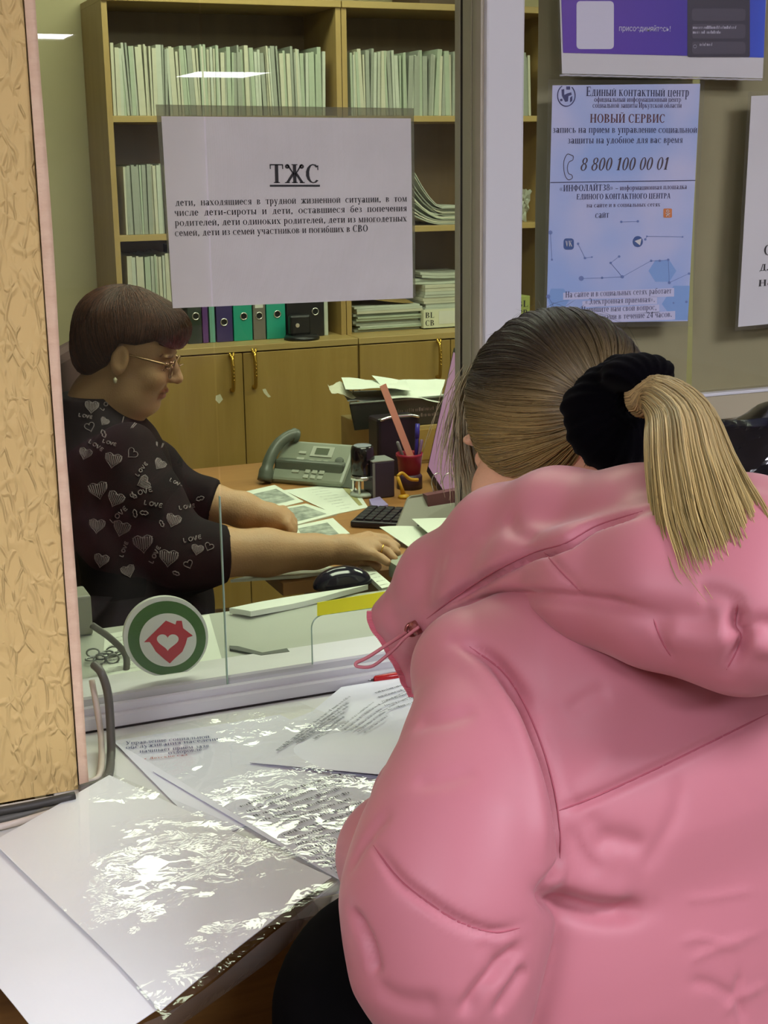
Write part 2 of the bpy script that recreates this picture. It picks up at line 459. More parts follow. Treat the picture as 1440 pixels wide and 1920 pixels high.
# panes: the fixed left one, the right one with its low pass-through cut into the corner
XM = 0.4405
MB().box((XW - 0.01, YG, CTR + 0.026), (XM, YG + 0.004, top_z)).build('glass_pane', glass, win)
MB().box((XM, YG + 0.0005, CTR + 0.0245), (XM + 0.0014, YG + 0.005, CTR + 0.262)).build('pane_edge', glass_edge, win)
xo, zo = Yp(587, 1200, YG)[0], Yp(640, 1150, YG)[2]
xr = 0.779; zb = CTR + 0.03; R_ = 0.016
loop = [(XM + 0.004, zb), (xo, zb)] + [(xo + R_ - R_ * math.cos(a), zo - R_ + R_ * math.sin(a)) for a in np.linspace(0, math.pi / 2, 8)] + [(xr, zo), (xr, top_z), (XM + 0.004, top_z)]
MB().poly([(x, YG + 0.003, z) for x, z in loop], (0, 0.004, 0)).build('glass_pane', glass, win)
e_ = MB(); ed = [(xo, zb)] + [(xo + R_ - R_ * math.cos(a), zo - R_ + R_ * math.sin(a)) for a in np.linspace(0, math.pi / 2, 8)] + [(xr, zo)]
e_.tube([(x, YG + 0.005, z) for x, z in ed], 0.0009, 5).build('pane_edge', glass_edge, win)
MB().box((0.832, YG, CTR + 0.335), (1.72, YG + 0.004, top_z)).build('glass_pane', glass, win)
# ================================================================== LETTERING: a bold serif alphabet drawn as polygons
def _V(x, a=0.0, b=1.0, t=.17, s='bt'):
    o = [[(x - t / 2, a), (x + t / 2, a), (x + t / 2, b), (x - t / 2, b)]]
    for q, y in (('b', a), ('t', b - .045)):
        if q in s: o.append([(x - t / 2 - .07, y), (x + t / 2 + .07, y), (x + t / 2 + .07, y + .045), (x - t / 2 - .07, y + .045)])
    return o
def _H(x0, x1, y, t=.06): return [[(x0, y - t / 2), (x1, y - t / 2), (x1, y + t / 2), (x0, y + t / 2)]]
def _D(x0, y0, x1, y1, t): return [[(x0 - t / 2, y0), (x0 + t / 2, y0), (x1 + t / 2, y1), (x1 - t / 2, y1)]] if y1 > y0 else [[(x1 - t / 2, y1), (x1 + t / 2, y1), (x0 + t / 2, y0), (x0 - t / 2, y0)]]
def _A(cx, cy, rx, ry, a0=0, a1=360, tk=.17, tn=.055):
    n = max(5, int(abs(a1 - a0) / 24)); o = []; q = []
    for i in range(n + 1):
        a = math.radians(a0 + (a1 - a0) * i / n); c, s = math.cos(a), math.sin(a)
        q.append(((cx + rx * c, cy + ry * s), (cx + (rx - tk) * c, cy + (ry - tn) * s)))
    for (p, r), (p2, r2) in zip(q[:-1], q[1:]): o.append([p, p2, r2, r] if a1 > a0 else [p, r, r2, p2])
    return o
def _caps():
    V, H, D, A = _V, _H, _D, _A; g = {}
    g['А'] = (.78, D(.1, 0, .37, 1, .07) + D(.42, 1, .64, 0, .17) + H(.2, .56, .33) + H(.0, .22, .02, .045) + H(.5, .78, .02, .045))
    g['Б'] = (.68, V(.17) + H(.17, .6, .97) + H(.57, .62, .87, .2) + A(.33, .28, .3, .28, -90, 90) + H(.17, .35, .03) + H(.17, .35, .53))
    g['В'] = (.72, V(.17) + A(.33, .26, .33, .26, -90, 90) + A(.31, .75, .29, .25, -90, 90) + H(.17, .33, .03) + H(.17, .33, .51) + H(.17, .33, .97))
    g['Г'] = (.62, V(.17) + H(.17, .58, .97) + H(.54, .6, .87, .22))
    g['Д'] = (.8, V(.58, .03, 1, s='t') + D(.18, .03, .38, 1, .08) + H(.3, .58, .97) + H(.02, .78, .04) + H(.02, .07, -.07, .18) + H(.73, .78, -.07, .18))
    g['Е'] = (.68, V(.17) + H(.17, .6, .97) + H(.17, .62, .03) + H(.17, .48, .52) + H(.58, .62, .87, .2) + H(.6, .65, .12, .2) + H(.45, .5, .52, .22))
    g['Ж'] = (1.02, V(.51) + D(.12, 0, .44, .52, .15) + D(.9, 0, .58, .52, .15) + D(.44, .5, .14, 1, .08) + D(.58, .5, .88, 1, .08) + H(.0, .26, .02, .045) + H(.76, 1.02, .02, .045) + A(.14, .88, .12, .12, tk=.1, tn=.1) + A(.88, .88, .12, .12, tk=.1, tn=.1))
    g['З'] = (.62, A(.28, .27, .3, .27, -140, 90) + A(.27, .75, .27, .25, -90, 140) + H(.2, .3, .51))
    g['И'] = (.82, V(.17) + V(.65) + D(.24, .1, .58, .9, .07)); g['Й'] = (.82, g['И'][1] + A(.41, 1.22, .17, .14, 190, 350, .06, .06))
    g['К'] = (.8, V(.17) + D(.25, .5, .58, 1, .07) + D(.36, .58, .64, 0, .18) + H(.46, .7, .98, .045) + H(.52, .8, .02, .045))
    g['Л'] = (.78, V(.6) + D(.16, 0, .32, 1, .07) + H(.24, .6, .97) + A(.1, .1, .1, .1, tk=.1, tn=.1))
    g['М'] = (1.0, V(.83) + D(.14, 0, .17, 1, .06) + D(.2, 1, .48, .05, .15) + D(.46, 0, .8, 1, .06) + H(.02, .26, .02, .045) + H(.02, .25, .98, .045))
    g['Н'] = (.82, V(.17) + V(.65) + H(.17, .65, .51)); g['П'] = (.82, V(.17) + V(.65) + H(.17, .65, .97))
    g['О'] = (.8, A(.4, .5, .38, .52)); g['С'] = (.74, A(.4, .5, .38, .52, 45, 315) + H(.62, .67, .82, .26))
    g['Р'] = (.66, V(.17) + A(.31, .72, .31, .28, -90, 90) + H(.17, .33, .97) + H(.17, .33, .46))
    g['Т'] = (.72, V(.36, s='b') + H(.04, .68, .97) + H(.02, .07, .86, .24) + H(.65, .7, .86, .24))
    g['У'] = (.76, D(.12, 1, .42, .3, .17) + D(.28, 0, .62, 1, .07) + A(.2, .08, .12, .1, tk=.1, tn=.08) + H(.0, .27, .98, .045) + H(.5, .76, .98, .045))
    g['Ф'] = (.9, V(.45) + A(.45, .52, .42, .34, tk=.15)); g['Х'] = (.8, D(.14, 1, .62, 0, .18) + D(.16, 0, .62, 1, .07) + H(.0, .3, .98, .045) + H(.5, .78, .98, .045) + H(.02, .3, .02, .045) + H(.48, .8, .02, .045))
    g['Ц'] = (.86, V(.17) + V(.65) + H(.17, .8, .03) + H(.75, .81, -.08, .22)); g['Ч'] = (.76, V(.58) + A(.37, .75, .28, .35, 180, 270) + H(.33, .58, .43) + V(.17, .7, 1, s='t'))
    g['Ш'] = (1.12, V(.17) + V(.56) + V(.95) + H(.17, .95, .03)); g['Щ'] = (1.18, g['Ш'][1] + H(.95, 1.1, .03) + H(1.05, 1.11, -.08, .22))
    low = A(.34, .27, .3, .27, -90, 90) + H(.17, .36, .03) + H(.17, .36, .52)
    g['Ь'] = (.66, V(.17) + low); g['Ы'] = (.96, V(.17) + low + V(.8)); g['Ъ'] = (.76, [[(x + .12, y) for x, y in p] for p in V(.17) + low] + H(.0, .3, .97))
    g['Э'] = (.74, A(.34, .5, .38, .52, -135, 135) + H(.3, .6, .51)); g['Ю'] = (1.1, V(.17) + H(.17, .4, .51) + A(.73, .5, .35, .52))
    g['Я'] = (.74, V(.56) + A(.4, .72, .3, .28, 90, 270) + H(.4, .56, .97) + H(.4, .56, .46) + D(.16, 0, .42, .48, .13) + H(.02, .26, .02, .045))
    g['0'] = (.6, A(.3, .5, .28, .52, tk=.15)); g['1'] = (.5, V(.27, s='b') + D(.1, .8, .24, .97, .1)); g['8'] = (.6, A(.3, .27, .28, .29, tk=.14) + A(.3, .77, .24, .25, tk=.13))
    g['2'] = (.6, A(.3, .72, .26, .28, -20, 170, tk=.14) + D(.1, .05, .48, .68, .12) + H(.04, .56, .06, .12)); g['3'] = g['З']
    g['4'] = (.6, V(.42, s='') + H(.02, .58, .3, .09) + D(.06, .3, .4, 1, .08)); g['!'] = (.3, V(.15, .3, 1, .13, '') + V(.15, 0, .12, .13, ''))
    g['.'] = (.3, H(.07, .23, .08, .16)); g[','] = (.3, H(.07, .23, .08, .16) + D(.1, -.14, .2, .04, .08)); g['-'] = (.4, H(.05, .35, .34, .12)); g['–'] = (.6, H(.03, .57, .34, .09))
    g['«'] = (.6, D(.08, .35, .22, .6, .07) + D(.22, .1, .08, .35, .07) + D(.3, .35, .44, .6, .07) + D(.44, .1, .3, .35, .07))
    g['»'] = (.6, D(.22, .35, .08, .6, .07) + D(.08, .1, .22, .35, .07) + D(.44, .35, .3, .6, .07) + D(.3, .1, .44, .35, .07)); g['•'] = (.5, A(.25, .4, .17, .17, tk=.17, tn=.17))
    g['B'] = g['В']; g['L'] = (.66, V(.17) + H(.17, .6, .03) + H(.57, .62, .12, .2)); g['K'] = g['К']; g['V'] = (.78, D(.14, 1, .4, 0, .18) + D(.38, 0, .64, 1, .07)); g['E'] = g['Е']; g['O'] = g['О']; g['C'] = g['С']; g['v'] = None
    x = .69
    def sc(w, P, k=x): return (w * .76, [[(px * .76, py * k) for px, py in p] for p in P])
    for u in 'ВГДЖЗИЙКЛМНОПСТХЦЧШЩЪЫЬЭЮЯ': g[u.lower()] = sc(*g[u])
    g['а'] = (.56, V(.4, 0, .6, .14, '') + A(.22, .19, .2, .2, tk=.13) + A(.26, .5, .21, .2, 0, 160, .13) + H(.4, .54, .03, .06))
    g['е'] = (.5, A(.26, .35, .24, .36, 0, 320, .14) + H(.1, .48, .38, .05)); g['ё'] = (.5, g['е'][1] + H(.08, .2, .88, .13) + H(.32, .44, .88, .13))
    g['р'] = (.58, V(.14, -.32, .69, .13) + A(.28, .35, .26, .36, -110, 110, .13)); g['у'] = (.56, [[(px * .74, py * 1.0 - .31) for px, py in p] for p in g['У'][1]])
    g['б'] = (.58, A(.28, .32, .26, .34, tk=.14) + A(.34, .62, .3, .3, 100, 180, .1) + H(.28, .5, .94, .1)); g['ф'] = (.72, V(.36, -.3, .98, .13) + A(.36, .35, .33, .36, tk=.13))
    return g
GL = _caps()
def text_polys(s, slant=0.0, light=1.0):
    x = 0.0; out = []
    for ch in s:
        if ch == ' ': x += .34; continue
        w, P = GL.get(ch) or GL['о']
        for p in P: out.append([(q[0] + x + slant * q[1], q[1]) for q in p])
        x += w + .05
    return out, max(x - .05, .1)
def text_on(mb, s, p0, p1, up, h, lift=None, slant=0.0):
    """baseline from p0 to p1 (3-D), up: unit vector, h: cap height; stretched to fill the line"""
    p0 = np.array(p0, float); p1 = np.array(p1, float); P, w = text_polys(s, slant); ex = (p1 - p0) / w; up = np.array(up, float) * h
    for p in P:
        q = [p0 + ex * x + up * y for x, y in p]
        if lift is not None: q = [a + lift for a in q]
        mb.add(q, [list(range(len(q)))])
def dashes(mb, p0, p1, up, h, lift, rng, fill=0.85):
    """a line of writing too small to read: word-long runs of short strokes"""
    p0 = np.array(p0, float); p1 = np.array(p1, float); up = np.array(up, float); L = np.linalg.norm(p1 - p0); e = (p1 - p0) / L; x = 0
    while x < L:
        wl = rng.uniform(2, 8) * h * .55
        y = x
        while y < min(x + wl, L):
            sw = rng.uniform(.22, .5) * h; hh = h * rng.choice([.62, .66, .7, .95])
            b = p0 + e * y + lift
            mb.add([b, b + e * sw, b + e * sw + up * hh, b + up * hh], [[0, 1, 2, 3]]) if rng.random() < .5 else mb.add([b, b + e * sw * .5, b + e * sw * .8 + up * hh, b + e * sw * .3 + up * hh], [[0, 1, 2, 3]])
            y += sw + .16 * h
        x += wl + h * .5
# ================================================================== NOTICES ON THE GLASS
paper_w = noisy('paper_white', (214, 212, 214), (220, 218, 220), (6, 6, 6), 0.6, 0.3)
paper_n = noisy('notice_paper', (204, 196, 204), (212, 204, 212), (9, 9, 9), 0.5, 0.4, bump=0.0015, bscale=(12, 12, 12))
ink = M('black_ink', (34, 30, 36), 0.6)
def film(name, tint=(0.86, 0.86, 0.86), haze=0.12, rough=0.12, gain=1.0, bump=0.0, bs=60.0, bstr=1.0, hcol=(170, 168, 158)):
    """clear plastic sheet: mostly see-through, a little milky, glossy"""
    if name in MATS: return MATS[name]
    m = bpy.data.materials.new(name); m.use_nodes = True; t = m.node_tree; b = t.nodes['Principled BSDF']; out = t.nodes['Material Output']
    b.inputs['Base Color'].default_value = lin(hcol); b.inputs['Roughness'].default_value = 0.6; b.inputs['Specular IOR Level'].default_value = 0.0
    tr = t.nodes.new('ShaderNodeBsdfTransparent'); tr.inputs[0].default_value = (*tint, 1)
    gl = t.nodes.new('ShaderNodeBsdfGlossy'); gl.inputs['Roughness'].default_value = rough
    fr = t.nodes.new('ShaderNodeFresnel'); fr.inputs[0].default_value = 1.5
    mu = front_only(t, gain)
    m1 = t.nodes.new('ShaderNodeMixShader'); m1.inputs[0].default_value = haze
    m2 = t.nodes.new('ShaderNodeMixShader')
    L = t.links.new
    L(tr.outputs[0], m1.inputs[1]); L(b.outputs[0], m1.inputs[2]); L(fr.outputs[0], mu.inputs[0]); L(mu.outputs[0], m2.inputs[0])
    L(m1.outputs[0], m2.inputs[1]); L(gl.outputs[0], m2.inputs[2]); L(m2.outputs[0], out.inputs[0])
    if bump:
        tc = t.nodes.new('ShaderNodeTexCoord'); nz = t.nodes.new('ShaderNodeTexNoise'); nz.inputs['Scale'].default_value = bs; nz.inputs['Detail'].default_value = 3
        nz.inputs['Distortion'].default_value = 0.6
        L(tc.outputs['Object'], nz.inputs['Vector']); bp = t.nodes.new('ShaderNodeBump'); bp.inputs['Distance'].default_value = bump; bp.inputs['Strength'].default_value = bstr
        n2 = t.nodes.new('ShaderNodeTexNoise'); n2.inputs['Scale'].default_value = 9.0; n2.inputs['Detail'].default_value = 2; L(tc.outputs['Object'], n2.inputs['Vector'])
        mr = t.nodes.new('ShaderNodeMapRange'); mr.inputs[1].default_value = 0.46; mr.inputs[2].default_value = 0.60; mr.inputs[3].default_value = 0.08; L(n2.outputs[0], mr.inputs[0])
        mh = t.nodes.new('ShaderNodeMath'); mh.operation = 'MULTIPLY'; L(nz.outputs[0], mh.inputs[0]); L(mr.outputs[0], mh.inputs[1]); L(mh.outputs[0], bp.inputs['Height']); L(bp.outputs[0], gl.inputs['Normal'])
    MATS[name] = m
    return m
pocket_m = film('pocket_film', (0.72, 0.71, 0.66), 0.28, 0.2, 0.5, hcol=(150, 148, 130))
clear_film = film('clear_film', (0.96, 0.96, 0.96), 0.03, 0.06, 0.7, 0.0004, 30)
UPZ = np.array([0, 0, 1.0]); TOW = np.array([0, -0.0006, 0])
def quad_y(px4, y, th=0.0004):
    P = [Yp(a, b, y) for a, b in px4]; return MB().poly(P, (0, th, 0))
def on_y(y):
    return lambda px, py: Yp(px, py, y)
def lines_y(name, items, y, mat, parent, pxm, slant=0.0):
    mb = MB()
    for s, x0, y0, x1, y1, h in items: text_on(mb, s, Yp(x0, y0, y), Yp(x1, y1, y), UPZ, h * pxm * (0.9 if h < 20 else 1.0), slant=slant)
    return mb.build(name, mat, parent)
pxm = 0.297 / 470

n1 = thing('notice_sign', 'white landscape sheet headed by three underlined letters, in a grey pocket', 'notice', Yp(540, 578, YS))
quad_y([(302.5, 218), (770.5, 222), (774.5, 559), (324, 578)], YS).build('paper_sheet', paper_n, n1)
MB().poly([Yp(a, b, YS + 0.0012) for a, b in ((292, 196), (776, 203), (779, 557), (323, 577))], (0, 0.0006, 0)).build('plastic_pocket', pocket_m, n1)
yt = YS - 0.0005
lines_y('printed_text', [('ТЖС', 506, 343, 600, 343, 33), ('дети,  находящиеся  в  трудной  жизненной  ситуации,  в  том', 329, 386, 763, 378, 13.5),
    ('числе  дети-сироты  и  дети,  оставшиеся  без  попечения', 327, 405, 763, 396, 13.5), ('родителей, дети одиноких родителей, дети из многодетных', 328, 424, 763, 415, 13.5),
    ('семей, дети из семей участников и погибших в СВО', 328, 443, 690, 434, 13.5)], yt, ink, n1, pxm)
quad_y([(506, 346.5), (600, 346.5), (600, 350), (506, 350)], yt, 0.0002).build('underline', ink, n1)

# ---- blue poster
blue_p = M('blue_print', (176, 194, 236), 0.35, 0.5); t = NT(blue_p)
mp = t.coords((7, 7, 7)); nz = t.n('ShaderNodeTexNoise', i_Scale=1.0, i_Detail=2.0); t.l(mp, 0, nz, 'Vector')
r = ramp(t, [(0.38, lin((160, 184, 236))), (0.62, lin((200, 202, 236)))]); t.l(nz, 0, r, 0); t.l(r, 0, t.b, 'Base Color')
navy = M('navy_ink', (52, 56, 98), 0.6); brown_ink = M('brown_ink', (104, 62, 74), 0.6); plum = M('plum_ink', (88, 76, 110), 0.6); dark_ph = M('dark_number_ink', (72, 54, 68), 0.6)
pb = thing('poster', 'light blue contact centre poster with a telephone number, on the right window', 'poster', Yp(1155, 600, YF))
quad_y([(1036, 160), (1313, 157), (1289.5, 602), (1024.5, 606)], YF).build('paper_sheet', blue_p, pb)
yb = YF - 0.0005; k = 0.21 / 277
lines_y('heading_text', [('Единый контактный центр', 1099, 180, 1292, 181, 16), ('запись на прием в управление социальной', 1036, 249, 1307, 249, 12), ('защиты на удобное для вас время', 1064, 269, 1280, 268, 12),
    ('«ИНФОЛАЙТ38»', 1049, 359, 1150, 357, 11), ('сайт', 1116, 409, 1142, 408, 12), ('ЕДИНОГО КОНТАКТНОГО ЦЕНТРА', 1081, 374, 1257, 372, 9.5),
    ('На сайте и в социальных сетях работает', 1060, 558, 1259, 550, 11), ('«Электронная приемная».', 1097, 571, 1228, 566, 11), ('Напишите нам свой вопрос,', 1090, 586, 1231, 581, 11), ('с нами в течение 24 часов.', 1120, 600, 1260, 594, 11)], yb, navy, pb, k)
lines_y('small_text', [('официальный информационный центр', 1114, 191, 1277, 191, 9), ('социальной защиты Иркутской области', 1111, 202, 1278, 202, 9), ('на сайте и в социальных сетях', 1100, 389, 1238, 387, 8), ('– информационная площадка', 1154, 357, 1288, 354, 9)], yb, plum, pb, k)
lines_y('service_text', [('НОВЫЙ СЕРВИС', 1106, 230, 1247, 230, 15)], yb, brown_ink, pb, k)
lines_y('phone_number', [('8 800 100 00 01', 1087, 320, 1252, 318, 20)], yb, dark_ph, pb, k, 0.22)
quad_y([(1032, 341.5), (1304, 337.5), (1304, 339), (1032, 343)], yb, 0.0002).build('divider_line', navy, pb)
hs = MB(); Q = spline([(1072, 291), (1064, 289), (1058, 300), (1057, 314), (1060, 330), (1066, 337), (1073, 334), (1072, 328), (1066, 325), (1064, 314), (1067, 304), (1074, 300), (1075, 293), (1072, 291)], 4)
hs.tube([Yp(a, b, yb) for a, b in Q], 0.0004, 4); hs.build('handset_drawing', dark_ph, pb)
rg = np.random.default_rng(3)
dots = [(1032, 436, 5), (1165, 416, 3), (1196, 415, 3), (1084, 457, 3), (1035, 487, 2.5), (1097, 484, 3), (1110, 482, 2), (1161, 481, 3), (1145, 493, 3), (1090, 522, 6), (1129, 521, 3), (1167, 519, 4), (1210, 449, 3), (1213, 443, 2), (1255, 530, 3.5), (1292, 513, 3), (1263, 568, 2), (1287, 566, 3), (1028, 556, 5), (1042, 581, 2.5), (1280, 444, 2), (1221, 489, 3), (1237, 489, 3), (1253, 487, 3)]
fbi = M('faint_blue_ink', (112, 132, 190), 0.5)
for x, y, q in dots: MB().poly([Yp(x + q * .8 * math.cos(a), y + q * .8 * math.sin(a), yb) for a in np.linspace(0, 6.28, 9)[:-1]][::-1], (0, 0.0002, 0)).build('dot_print', fbi, pb)
for i, j in ((1, 2), (0, 4), (5, 6), (7, 8), (9, 10), (10, 11), (12, 13), (14, 15), (21, 22), (22, 23), (3, 5), (11, 21), (18, 19), (14, 23), (8, 11), (13, 20)):
    a, b_ = dots[i], dots[j]; MB().tube([Yp(a[0], a[1], yb), Yp(b_[0], b_[1], yb)], 0.00025, 4).build('line_print', fbi, pb)
for cx, cy, R_ in ((1242, 508, 26), (1285, 570, 44), (1045, 560, 24)):
    P = [(min(cx + R_ * math.cos(a), 1293 - (cy + R_ * math.sin(a) - 540) * .05), cy + .9 * R_ * math.sin(a)) for a in np.arange(6) * math.pi / 3]
    P = [(max(a, 1027), min(b_, 600)) for a, b_ in P]
    MB().poly([Yp(a, b_, yb + 0.0003) for a, b_ in P][::-1], (0, 0.0001, 0)).build('hexagon_print', M('mid_blue_ink', (134, 170, 226), 0.4), pb)
pl = MB()
for x0, y0, x1, y1 in ((1056, 545, 1264, 560), (1092, 561, 1232, 574), (1086, 576, 1236, 590), (1112, 588, 1266, 603)): pl.poly([Yp(x0, y0 + 4, yb + 0.0002), Yp(x0, y1 + 2, yb + 0.0002), Yp(x1, y1 - 4, yb + 0.0002), Yp(x1, y0 - 5, yb + 0.0002)], (0, 0.0001, 0))
pl.build('text_backing', M('pale_print', (206, 206, 238), 0.4), pb)
def rrect(x0, y0, x1, y1, r, y):
    o = []
    for cx, cy, a0 in ((x1 - r, y0 + r, -90), (x1 - r, y1 - r, 0), (x0 + r, y1 - r, 90), (x0 + r, y0 + r, 180)):
        for a in np.linspace(a0, a0 + 90, 4): o.append(Yp(cx + r * math.cos(math.radians(a)), cy + r * math.sin(math.radians(a)), y))
    return o
yi = yb - 0.0003; icb = M('icon_blue', (58, 88, 150), 0.5)
i1 = MB().poly(rrect(1057, 447, 1076, 468, 5, yb), (0, 0.0002, 0)).build('blue_icon', icb, pb); m_ = MB(); text_on(m_, 'VK', Yp(1060, 462, yi), Yp(1073, 462, yi), UPZ, 9 * k); m_.build('icon_letters', paper_w, i1)
i2 = MB().poly([Yp(1196 + 9.5 * math.cos(a), 453 + 10.5 * math.sin(a), yb) for a in np.linspace(0, 6.28, 17)[:-1]], (0, 0.0002, 0)).build('round_icon', icb, pb); MB().add([Yp(a, b_, yi) for a, b_ in ((1190, 452), (1203, 447), (1200, 460), (1195, 456))], [[0, 1, 2, 3]]).build('icon_arrow', paper_w, i2)
i3 = MB().poly(rrect(1244, 391, 1260, 408, 2, yb), (0, 0.0002, 0)).build('orange_icon', M('icon_orange', (214, 128, 70), 0.5), pb); m_ = MB(); m_.tube([Yp(1252 + 2.4 * math.cos(a), 396 + 2.4 * math.sin(a), yi) for a in np.linspace(0, 6.4, 10)], 0.0005, 4); m_.tube([Yp(1248, 400, yi), Yp(1252, 402, yi), Yp(1256, 400, yi)], 0.0006, 4); m_.tube([Yp(1249, 406, yi), Yp(1252, 402, yi), Yp(1255, 406, yi)], 0.0006, 4); m_.build('icon_figure', paper_w, i3)
cr = MB(); cr.tube([Yp(1062 + 16.5 * math.cos(a), 179 + 20 * math.sin(a), yb) for a in np.linspace(-0.9, 4.2, 26)], 0.0006, 5)
for P in ([(1053, 168), (1058, 167), (1058, 178), (1064, 175), (1071, 173), (1072, 178), (1066, 180), (1065, 190), (1060, 191), (1054, 180)], [(1062, 162), (1069, 162), (1069, 168), (1062, 168)], [(1050, 186), (1054, 185), (1055, 189), (1051, 190)], [(1069, 183), (1073, 180), (1073, 189), (1069, 192)]): cr.poly([Yp(a, b_, yb) for a, b_ in P], (0, 0.0002, 0))
cr.build('crest', M('crest_ink', (58, 60, 112), 0.5), pb)
MB().poly([Yp(a, b_, yb - 0.0012) for a, b_ in ((1028, 149), (1322, 151), (1298, 612), (1020, 614))], (0, 0.0003, 0)).build('plastic_pocket', clear_film, pb)

# ---- purple poster
pu_m = M('purple_print', (92, 62, 176), 0.3, 0.5); t = NT(pu_m)
mp = t.coords((1, 1, 1)); sx = t.n('ShaderNodeSeparateXYZ'); t.l(mp, 0, sx, 0)
mr = t.n('ShaderNodeMapRange'); mr.inputs[1].default_value = -0.15; mr.inputs[2].default_value = 0.15; t.l(sx, 0, mr, 0)
r = ramp(t, [(0.0, lin((104, 60, 176))), (0.55, lin((84, 60, 172))), (0.8, lin((62, 62, 176))), (1.0, lin((64, 96, 220)))]); t.l(mr, 0, r, 0); t.l(r, 0, t.b, 'Base Color')
pp = thing('poster', 'purple printed poster with a white lower margin, at the top of the right window', 'poster', Yp(1240, 146, YF))
quad_y([(1043, -205), (1446, -205), (1430, 147), (1054, 138)], YF).build('paper_sheet', paper_w, pp)
quad_y([(1046, -190), (1443, -190), (1432, 108), (1056, 99)], YF - 0.0006, 0.0002).build('purple_panel', pu_m, pp)
MB().poly(rrect(1081, 2, 1151, 92, 7, YF - 0.0009), (0, 0.0002, 0)).build('blank_card', M('card_white', (216, 214, 232), 0.4), pp)
MB().poly(rrect(1289, -170, 1406, 107, 3, YF - 0.0009), (0, 0.0002, 0)).build('dark_panel', M('screen_print_dark', (66, 62, 78), 0.35), pp)
cl = MB()
for y0, y1 in ((-60, -5), (16, 39), (45, 72), (78, 101)): cl.poly(rrect(1297, y0, 1398, y1, 6, YF - 0.0012), (0, 0.0002, 0))
cl.build('dark_cells', M('screen_print_cell', (84, 80, 96), 0.35), pp)
dm = MB(); rg = np.random.default_rng(5)
for y0, x0, x1 in ((54, 1299, 1380), (63, 1299, 1352), (86, 1312, 1336)): dashes(dm, Yp(x0, y0, YF - 0.0014), Yp(x1, y0, YF - 0.0014), UPZ, 5 * k, np.zeros(3), rg)
dm.tube([Yp(1303 + 3 * math.cos(a), 87 + 3 * math.sin(a), YF - 0.0014) for a in np.linspace(0, 6.3, 10)], 0.0003, 4)
dm.build('cell_text', M('pale_ink', (190, 186, 204), 0.5), pp)
fc = bpy.data.curves.new('join_text', 'FONT'); fc.body = 'присоединяйтесь!'; fc.size = 1.0
fo = bpy.data.objects.new('join_text', fc); COL.objects.link(fo); bpy.context.view_layer.update()
me = bpy.data.meshes.new_from_object(fo.evaluated_get(bpy.context.evaluated_depsgraph_get())); bpy.data.objects.remove(fo)
co = np.array([v.co[:] for v in me.vertices]); a0 = Yp(1160, 58, YF - 0.001); a1 = Yp(1257, 59, YF - 0.001); ex = (a1 - a0) / co[:, 0].max()
raw('join_text', a0 + co[:, :1] * ex + co[:, 1:2] * UPZ * np.linalg.norm(ex) * 1.1, [list(p.vertices) for p in me.polygons], M('card_white', (216, 214, 232)), pp)
MB().poly([Yp(a, b_, YF - 0.002) for a, b_ in ((1040, -210), (1450, -210), (1434, 152), (1050, 144))], (0, 0.0003, 0)).build('plastic_pocket', clear_film, pp)
gl_ = MB(); gl_.tube([Yp(x, 141 + (x - 1050) * .024 + .5 * math.sin(x * .3), YF - 0.003) for x in range(1050, 1432, 6)], 0.0012, 5); gl_.build('pocket_seam', film('seam_film', (0.9, 0.9, 0.9), 0.35, 0.1, 3.0, hcol=(235, 232, 240)), pp)

# ---- white sheet at the right edge
pw = thing('notice_sign', 'white paper sheet with a few large black letters, right of the blue poster', 'notice', Yp(1470, 600, YF))
quad_y([(1409, 180), (1690, 168), (1672, 585), (1384, 613)], YF).build('paper_sheet', paper_w, pw)
lines_y('printed_text', [('С', 1432, 478, 1446, 478, 19), ('дл', 1424, 508, 1450, 506, 18), ('на', 1422, 537, 1452, 535, 18)], yb, ink, pw, k)
MB().poly([Yp(a, b_, YF - 0.0016) for a, b_ in ((1403, 172), (1700, 160), (1682, 592), (1378, 620))], (0, 0.0003, 0)).build('plastic_pocket', clear_film, pw)

# ---- brown paper hung behind the right glass
kraft = noisy('kraft_paper', (152, 142, 116), (162, 151, 124), (5, 5, 5), 0.6, 0.3, bump=0.012, bscale=(5, 5, 3))
def sheet_y(px4, y, nx=14, nz_=14, amp=0.002, seed=0):
    c = np.array([Yp(a, b_, y) for a, b_ in px4]); g = np.zeros((nz_, nx, 3)); rr = np.random.default_rng(seed)
    for i in range(nz_):
        for j in range(nx):
            u, v = j / (nx - 1), i / (nz_ - 1)
            g[i, j] = (c[0] * (1 - u) + c[1] * u) * (1 - v) + (c[3] * (1 - u) + c[2] * u) * v
            g[i, j, 1] += amp * (math.sin(5 * u + 3 * v + seed) + math.sin(9 * v - 4 * u + 2 * seed))
    return MB().grid(g)
o = sheet_y([(1013, -260), (1312, -260), (1287, 752), (1001, 760)], YG + 0.022, seed=1).build('backing_sheet', kraft, smooth=True); props(o, 'olive brown paper sheet hung behind the blue poster on the right window', 'paper sheet')
o = sheet_y([(1318, -260), (1800, -260), (1780, 745), (1296, 752)], YG + 0.020, seed=4).build('backing_sheet', kraft, smooth=True); props(o, 'olive brown paper sheet behind the right window, right of the narrow gap', 'paper sheet')

